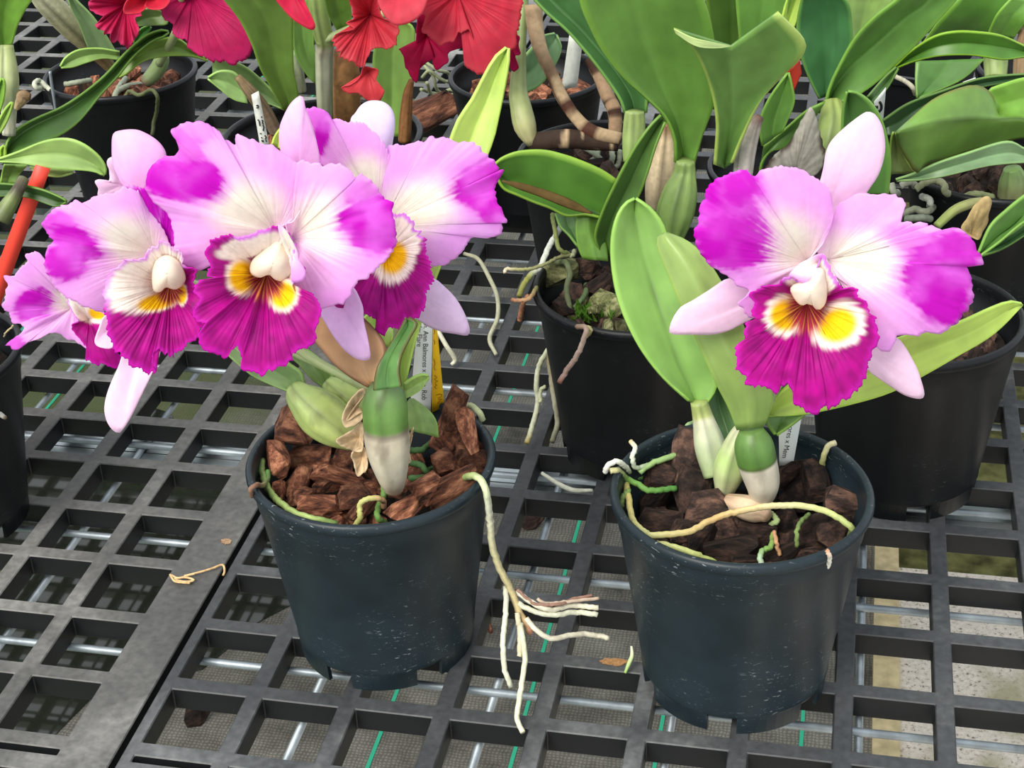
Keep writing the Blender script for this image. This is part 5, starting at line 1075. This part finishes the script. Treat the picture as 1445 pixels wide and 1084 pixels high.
fan('petal', fz, K30([(890, 130), (900, 90), (890, 0), (900, -90), (1100, -150), (1300, -90), (1312, 50), (1300, 120), (1290, 190), (1240, 240), (1190, 290), (1150, 318), (1100, 300), (1070, 270), (1080, 245), (1110, 220), (1108, 170), (1090, 128), (1060, 140), (1010, 170), (970, 187), (930, 165)]), K30([(1040, -30)])[0], 1.30, 1.26, M_PETAL, red_col(lin(200, 48, 70), RB2_), bow=-.010, ruf=.003, rfreq=12, rpow=4, fringe=1.8, ns=260, nt=24, seed=221)
fan('lip', fz, K30([(790, 210), (830, 205), (860, 190), (866, 120), (880, 60), (960, 60), (1060, 110), (1110, 150), (1090, 190), (1040, 210), (1000, 230), (1000, 265), (960, 295), (940, 282), (945, 250), (900, 270), (872, 310), (865, 355), (840, 320), (815, 270), (810, 240)]), K30([(910, 150)])[0], 1.31, 1.29, M_LIP, red_col(lin(176, 8, 66), lin(190, 20, 90)), bow=-.006, ruf=.003, rfreq=12, fringe=1.2, ns=130, nt=18, seed=222)
fan('petal', fz, K30([(585, -60), (590, 50), (600, 80), (572, 95), (600, 125), (545, 140), (508, 160), (525, 200), (550, 245), (610, 272), (640, 290), (655, 250), (680, 212), (740, 207), (780, 180), (792, 110), (760, 90), (720, 70), (700, -20), (690, -60)]), K30([(670, 60)])[0], 1.29, 1.25, M_PETAL, red_col(RB_, RB2_), bow=-.006, ruf=.005, rfreq=9, rpow=2, fringe=1.8, ns=260, nt=22, seed=223)
fan('petal', fz, K30([(640, 285), (625, 325), (590, 360), (547, 372), (570, 395), (620, 400), (660, 430), (710, 430), (728, 385), (695, 350), (705, 300), (675, 288)]), K30([(660, 300)])[0], 1.27, 1.255, M_PETAL, red_col(lin(212, 62, 70), RB2_), bow=-.003, ruf=.0025, rfreq=9, fringe=1, ns=90, nt=14, seed=224)
fan('petal', fz, K30([(690, -60), (700, 0), (725, 60), (770, 105), (830, 100), (880, 70), (907, 20), (907, -60)]), K30([(800, -70)])[0], 1.28, 1.24, M_PETAL, red_col(lin(214, 66, 84), lin(222, 90, 100)), bow=-.010, ns=80, nt=14, seed=225)
fan('sepal', fz, K30([(260, -30), (300, 40), (345, 85), (400, 120), (428, 127), (436, 105), (412, 50), (390, 0), (370, -60)]), K30([(330, -50)])[0], 1.31, 1.29, M_PETAL, red_col(lin(206, 24, 70), lin(226, 70, 90)), bow=-.004, ns=60, nt=12, seed=226)
fan('petal', fz, K30([(1265, 185), (1290, 150), (1305, 160), (1300, 190), (1308, 230), (1285, 240), (1300, 290), (1275, 305), (1262, 270), (1255, 220)]), K30([(1270, 200)])[0], 1.315, 1.31, M_LIP, red_col(lin(170, 6, 70), lin(190, 20, 90)), ruf=.002, fringe=1.5, ns=70, nt=8, seed=227)
# ================================================================== LEFT EDGE PLANTS
pg = thing('orchid_plant', Z(8, 262, .12), 'orchid with a long arching strap leaf and a pale front leaf beside the red stake', 'orchid', 'orchid plants')
leaf('leaf', pg, K00([(-20, 235), (-60, 120), (-70, 0), (-40, -90)]), K00([(60, 228), (90, 130), (130, 50), (168, -10), (190, -90)]), [1.33, 1.32, 1.31], M_LEAF, lin(112, 164, 40), fold=.006, seed=231)
leaf('leaf', pg, K00([(18, 800), (40, 715), (90, 655), (190, 600), (310, 548), (430, 470), (540, 378), (640, 268), (740, 182), (830, 150), (858, 158)]), K00([(22, 812), (100, 775), (210, 730), (310, 690), (410, 615), (510, 490), (600, 392), (680, 290), (770, 215), (840, 185), (862, 165)]), [1.27, 1.30, 1.36, 1.42, 1.45], M_LEAF, lin(84, 128, 50),
     M=K00([(18, 806), (60, 725), (130, 660), (230, 605), (330, 560), (440, 490), (560, 385), (660, 280), (755, 198), (835, 165), (860, 160)]), fold=.012, rib=.3, seed=232)
leaf('leaf', pg, K00([(-60, 815), (0, 806), (100, 770), (220, 720), (330, 704), (420, 730), (500, 790), (538, 850), (536, 890)]), K00([(-60, 822), (0, 826), (120, 836), (250, 860), (340, 866), (420, 870), (480, 878), (520, 892), (532, 895)]), [1.22, 1.21, 1.20, 1.20], M_LEAF, lin(150, 186, 92), fold=.004, seed=233)
leaf('leaf', pg, K00([(150, 850), (220, 862), (300, 866), (372, 870)]), K00([(160, 860), (220, 890), (300, 902), (370, 882)]), [1.22, 1.215, 1.21], M_LEAF, lin(168, 196, 110), seed=234, n=12)
leaf('leaf', pg, K00([(0, 930), (10, 880), (20, 840)]), K00([(80, 935), (100, 890), (140, 842)]), [1.24, 1.24, 1.23], M_LEAF, lin(116, 156, 60), seed=235, n=10)
leaf('leaf', pg, K00([(-60, 930), (60, 938), (150, 950), (230, 970), (310, 1005), (340, 1025)]), K00([(-60, 1010), (60, 1000), (150, 1010), (220, 1035), (290, 1055), (338, 1032)]), [1.20, 1.19, 1.18], M_LEAF, lin(58, 96, 36), seed=236)
leaf('leaf', pg, K00([(-40, 600), (-30, 480), (0, 410), (10, 398)]), K00([(0, 570), (20, 500), (26, 430), (14, 398)]), [1.27, 1.27, 1.27], M_LEAF, lin(120, 170, 50), seed=237, n=12)
leaf('leaf', pg, K00([(-30, 670), (0, 600), (30, 550), (60, 520)]), K00([(0, 680), (30, 630), (55, 570), (66, 520)]), [1.26, 1.26, 1.26], M_LEAF, lin(140, 176, 70), seed=238, n=12)
bulb(pg, K00([(45, 690, 1.28), (45, 560, 1.285), (45, 400, 1.29), (35, 230, 1.30)]), [9, 11, 14, 9], grad([(0, lin(190, 190, 160)), (.5, lin(160, 170, 110)), (1, lin(150, 166, 80))], .5, 8, .15))
bulb(pg, K00([(85, 550, 1.26), (110, 510, 1.255), (120, 490, 1.255), (155, 495, 1.255)]), [4, 8, 9, 5], grad([(0, lin(190, 170, 130)), (1, lin(110, 84, 60))], .4), name='sheath', mat=M_SHEATH)
bulb(pg, K1([(0, 690, 1.17), (40, 620, 1.175), (90, 540, 1.18), (120, 480, 1.19)]), [14, 12, 9, 8], grad([(0, lin(90, 100, 50)), (.5, lin(120, 140, 60)), (.7, lin(70, 54, 40)), (1, lin(110, 110, 70))], .3), name='cane')
leaf('leaf', pg, K00([(0, 800), (0, 760), (20, 740)]), K00([(25, 810), (30, 780), (25, 742)]), [1.25, 1.25, 1.25], M_LEAF, lin(150, 190, 50), seed=239, n=8)
ph = thing('orchid_plant', Z(-35, 490, .118), 'bare stemmed orchid at the left edge of the picture, in the cut off pot', 'orchid', 'orchid plants')
bulb(ph, [(-20, 500, 1.01), (-30, 450, 1.01), (-50, 380, 1.0)], [8, 10, 6], grad([(0, lin(150, 150, 90)), (1, lin(120, 150, 70))], .3))
roots(ph, K4, [(20, 560, .985), (30, 540, .98), (60, 510, .975), (66, 503, .973)], 1.2, lin(200, 180, 120), 241)
tube('root', ph, [V(-6, 580, .96), V(2, 586, .955), V(8, 590, .95)], [3.4, 3.6, 2.6], M_ROOT, grad([(0, lin(226, 226, 220)), (.8, lin(210, 206, 190)), (1, lin(110, 90, 60))]), nc=9)

# ================================================================== loose roots on the bench behind the cluster
lo = tube('fallen_root', None, [np.array(Z(*q)) for q in ((655, 358, .02), (675, 366, .02), (692, 395, .015), (702, 420, .01), (702, 450, .006), (691, 478, .004), (700, 500, .004))], [2.6, 3, 3.2, 3.2, 3.4, 3.4, 2.6], M_ROOT, lin(176, 176, 140), nc=9, n=40)
tag(lo, 'long pale dry root lying across the bench right of the pink cluster', 'root')
lo = tube('fallen_root', None, [np.array(Z(*q)) for q in ((617, 465, .03), (630, 488, .02), (642, 507, .008), (637, 515, .004))], [3.2, 3.4, 3.4, 2.6], M_ROOT, lin(206, 204, 170), nc=9, n=24)
tag(lo, 'short pale root beside the yellow tag on the bench', 'root')
lo = tube('fallen_root', None, [np.array(Z(*q)) for q in ((765, 668, .004), (790, 684, .005), (810, 692, .005), (836, 692, .004))], [2.6, 3.6, 3.6, 2.4], M_ROOT, lin(206, 206, 180), nc=9, n=24)
tag(lo, 'short white root lying on the bench left of the middle pot', 'root')
lo = tube('fallen_root', None, [np.array(Z(*q)) for q in ((891, 912, .012), (892, 925, .008), (887, 938, .005), (882, 950, .002))], [1.6, 3, 3, 1.8], M_ROOT, grad([(0, lin(226, 230, 190)), (1, lin(150, 200, 60))]), nc=9, n=16)
tag(lo, 'tiny green root tip at the foot of the front right pot', 'root')
# dried tendril and litter on the seam
tn = thing('dried_tendril', Z(270, 815, .002), 'curled dry straw coloured tendril lying by the panel seam', 'plant litter')
for k, pp in enumerate(([(242, 812), (252, 816), (266, 812), (275, 810)], [(248, 819), (262, 821), (274, 819), (262, 815), (246, 817)], [(260, 813), (280, 808), (300, 802), (314, 797), (317, 806), (315, 812)], [(240, 811), (246, 820), (256, 822), (268, 823)])):
    tube('strand', tn, [np.array(Z(x, y, .0022)) for x, y in pp], [1.6] * len(pp), M_DRY, lin(214, 178, 130), nc=7, n=20)
def blotch(px, py, rx, ry, col, label, z=.0004, seed=1):
    r = rs(seed); v = []; c = Z(px, py, z)
    for k in range(22):
        a = 2 * math.pi * k / 22; q = .75 + .4 * r.rand()
        v.append(Z(px + rx * q * math.cos(a), py + ry * q * math.sin(a), z))
    o = mesh('stain', v, [tuple(range(22))], plain('stain_' + str(seed), col, .8, .2, 0, 500, .35), loc=c, smooth=False, thick=.0004)
    tag(o, label, 'stain')
blotch(866, 934, 21, 5.5, lin(150, 112, 74), 'crumbly tan residue on the bar left of the front right pot', seed=3)
blotch(319, 764, 7, 4.5, lin(150, 122, 96), 'small round tan stain near the panel seam', seed=4)

# ================================================================== tags and stakes
def quad_tag(name, A, B, C_, D, mat, label, cat, group=None, thick=.0006):
    """corners as world points, top-left, top-right, bottom-right, bottom-left"""
    base = (np.array(C_) + np.array(D)) / 2
    v = []; n = 8
    for k in range(n + 1):
        t = k / n
        v.append(np.array(D) * (1 - t) + np.array(A) * t); v.append(np.array(C_) * (1 - t) + np.array(B) * t)
    f = [(2 * k, 2 * k + 1, 2 * k + 3, 2 * k + 2) for k in range(n)]
    o = mesh(name, v, f, mat, loc=base, thick=thick)
    return tag(o, label, cat, group)
def write(parent, txt, p0, along, across, size, mat, off):
    """lettering: p0 start of baseline, along = reading direction, across = up of the letters"""
    cu = bpy.data.curves.new('txt', 'FONT'); cu.body = txt; cu.size = size; cu.extrude = .00005; cu.offset = .0
    tmp = bpy.data.objects.new('txt', cu); COL.objects.link(tmp)
    me = bpy.data.meshes.new_from_object(tmp); bpy.data.objects.remove(tmp); bpy.data.curves.remove(cu)
    a = np.array(along); a = a / np.linalg.norm(a); c = np.array(across); c = c - a * (c @ a); c /= np.linalg.norm(c); nrm = np.cross(a, c)
    ps = np.array([v.co[:] for v in me.vertices])
    w = np.array(p0) + np.outer(ps[:, 0], a) + np.outer(ps[:, 1], c) + np.outer(ps[:, 2], nrm) + nrm * off
    o = mesh('lettering', w, [tuple(p.vertices) for p in me.polygons], mat, parent, smooth=False)
    bpy.data.meshes.remove(me)
    return o
def stroke(parent, pts, mat, w=.0005, name='lettering'):
    return tube(name, parent, pts, [w / 2] * len(pts), mat, lin(0, 0, 0), nc=5, n=3 * len(pts), px=False)
YT = .888
A, B_, C_, D_ = [V(x, y, Y) for (x, y), Y in zip(KTG([(300, 40), (425, 80), (408, 880), (230, 830)]), (.884, .884, .886, .886))]
tg = quad_tag('plant_tag', A, B_, C_, D_, M_TAG, 'white printed plant tag standing in the front left pot', 'tag')
p0, p1 = [V(x, y, .8835) for x, y in KTG([(350, 20), (332, 775)])]
q0, q1 = [V(x, y, .8835) for x, y in KTG([(350, 20), (380, 22)])]
dv = p1 - p0
write(tg, 'Mem. Ann Balmores x Mem. Rob', p0, dv, q1 - q0, float(np.linalg.norm(dv)) / 14.0, M_INK, .0004)
p0 = V(*KTG([(296, 60)])[0], .8835)
write(tg, 'Jacky Flare', p0, dv, q1 - q0, float(np.linalg.norm(dv)) / 14.0, M_INK, .0004)
A, B_, C_, D_ = [V(x, y, Y) for (x, y), Y in zip(KTG([(428, 110), (462, 130), (526, 800), (415, 860)]), (.888, .888, .889, .889))]
ty = quad_tag('plant_tag', A, B_, C_, D_, M_YEL, 'yellow handwritten plant tag beside the white one in the front left pot', 'tag')
for k, pp in enumerate(([(440, 540), (462, 560), (440, 575), (470, 590), (445, 600)], [(445, 610), (460, 625), (440, 640), (462, 655)], [(452, 712), (480, 700), (505, 705), (490, 728), (465, 735)], [(470, 745), (500, 742), (480, 765), (468, 780)], [(436, 240), (445, 262), (438, 280)], [(436, 400), (446, 440), (438, 470), (448, 500)], [(485, 790), (500, 770), (512, 778)], [(436, 150), (446, 170), (436, 190)])):
    stroke(ty, [V(x, y, .8870) for x, y in KTG(pp)], M_INKB, .00045)
A, B_, C_, D_ = [V(x, y, Y) for (x, y), Y in zip(KT2([(200, 60), (560, 60), (420, 830), (215, 830)]), (.824, .824, .822, .822))]
tr_ = quad_tag('plant_tag', A, B_, C_, D_, M_TAG, 'white printed plant tag standing in the front right pot', 'tag')
p0, p1 = [V(x, y, .8215) for x, y in KT2([(395, 30), (240, 760)])]
q0, q1 = [V(x, y, .8215) for x, y in KT2([(350, 270), (400, 280)])]
dv = p1 - p0
write(tr_, 'Balmores x Mem', p0, dv, q1 - q0, float(np.linalg.norm(dv)) / 7.4, M_INK, .0008)
# weathered label
KW = crop(340, 120, 10.84)
A, B_, C_, D_ = [V(x, y, 1.30) for x, y in KW([(160, 150), (270, 90), (440, 960), (300, 960)])]
tw = quad_tag('plant_tag', A, B_, C_, D_, M_GREYTAG, 'weathered greyish tag with faint pencil marks behind the pink cluster', 'tag', thick=.0012)
for k, pp in enumerate(([(235, 320), (262, 310), (262, 350), (235, 345)], [(255, 530), (275, 545), (285, 600), (292, 625)], [(310, 495), (322, 485)], [(315, 540), (335, 545), (330, 580), (345, 600)], [(335, 610), (350, 650), (340, 690), (355, 700)], [(292, 745), (310, 740)], [(310, 800), (325, 815)], [(365, 770), (385, 800), (370, 830)], [(320, 840), (330, 870), (345, 850)], [(380, 840), (390, 870)])):
    stroke(tw, [V(x, y, 1.2985) for x, y in KW(pp)], M_INK, .0011)
A, B_ = V(50, 232.5, 1.20), V(71, 238.5, 1.20); C_, D_ = V(-20, 487, 1.235), V(-43, 480, 1.235)
quad_tag('plant_stake', A, B_, C_, D_, M_RED, 'long flat red plastic stake leaning at the left', 'stake', thick=.0007)
A, B_, C_, D_ = [V(x, y, 1.24) for x, y in K96([(430, 310), (492, 252), (500, 310), (455, 420)])]
quad_tag('plant_stake', A, B_, C_, D_, M_RED, 'red plastic stake half hidden between leaves at the upper right', 'stake', thick=.0012)
A, B_, C_, D_ = [V(x, y, 1.22) for x, y in KSE([(290, 345), (380, 235), (355, 520), (300, 520)])]
tq = quad_tag('plant_tag', A, B_, C_, D_, M_TAG, 'white tag corner with black print above the right bloom', 'tag', thick=.0012)
stroke(tq, [V(x, y, 1.2185) for x, y in KSE([(332, 345), (345, 370), (343, 405), (322, 425)])], M_INK, .0022)
stroke(tq, [V(x, y, 1.2185) for x, y in KSE([(292, 385), (318, 385)])], M_INK, .0022)
A, B_, C_, D_ = [V(x, y, 1.33) for x, y in KSE([(970, 195), (1065, 160), (1075, 180), (960, 230)])]
quad_tag('plant_tag', A, B_, C_, D_, M_TAG, 'small white tag end lying over a dark leaf at the far right', 'tag', thick=.0012)
A, B_, C_, D_ = [V(x, y, 1.42) for x, y in K62([(552, 150), (612, 150), (585, 370), (518, 380)])]
quad_tag('plant_tag', A, B_, C_, D_, M_GREYTAG, 'blank pale grey tag in the pot at top centre', 'tag', thick=.0012)
w1 = tube('wire_stake', None, [V(x, y, 1.50) for x, y in K00([(255, 365), (265, 440), (278, 520), (285, 570)])], [2.2, 2.2, 2.2, 2.0], M_STEEL, lin(150, 150, 150), nc=8)
tag(w1, 'thin grey wire stake at the left of the upper left pot', 'stake')
# square black tray pot behind the right bloom
sq = thing('square_pot', G(9.0, 14.2, 0), 'square black nursery pot with a pale rim edge at the upper right', 'pot')
zc = Z(1275, 130, .10)
bm = bmesh.new()
def qring(h, z): return [bm.verts.new((x * h, y * h, z)) for x, y in ((-1, -1), (1, -1), (1, 1), (-1, 1))]
rings = [qring(.038, 0), qring(.05, .11), qring(.0535, .11), qring(.0535, .118), qring(.048, .118), qring(.036, .012)]
for a, b in zip(rings, rings[1:]):
    for k in range(4): bm.faces.new([a[k], a[(k + 1) % 4], b[(k + 1) % 4], b[k]])
bm.faces.new(rings[-1]); bm.faces.new(rings[0][::-1])
bmesh.ops.recalc_face_normals(bm, faces=list(bm.faces))
sqb = bm_obj('body', bm, M_POTB, sq)
pz_ = Z(1262, 150, .09); sq.location = (pz_[0] + .03, pz_[1] + .05, 0); sq.rotation_euler.z = math.radians(-30)
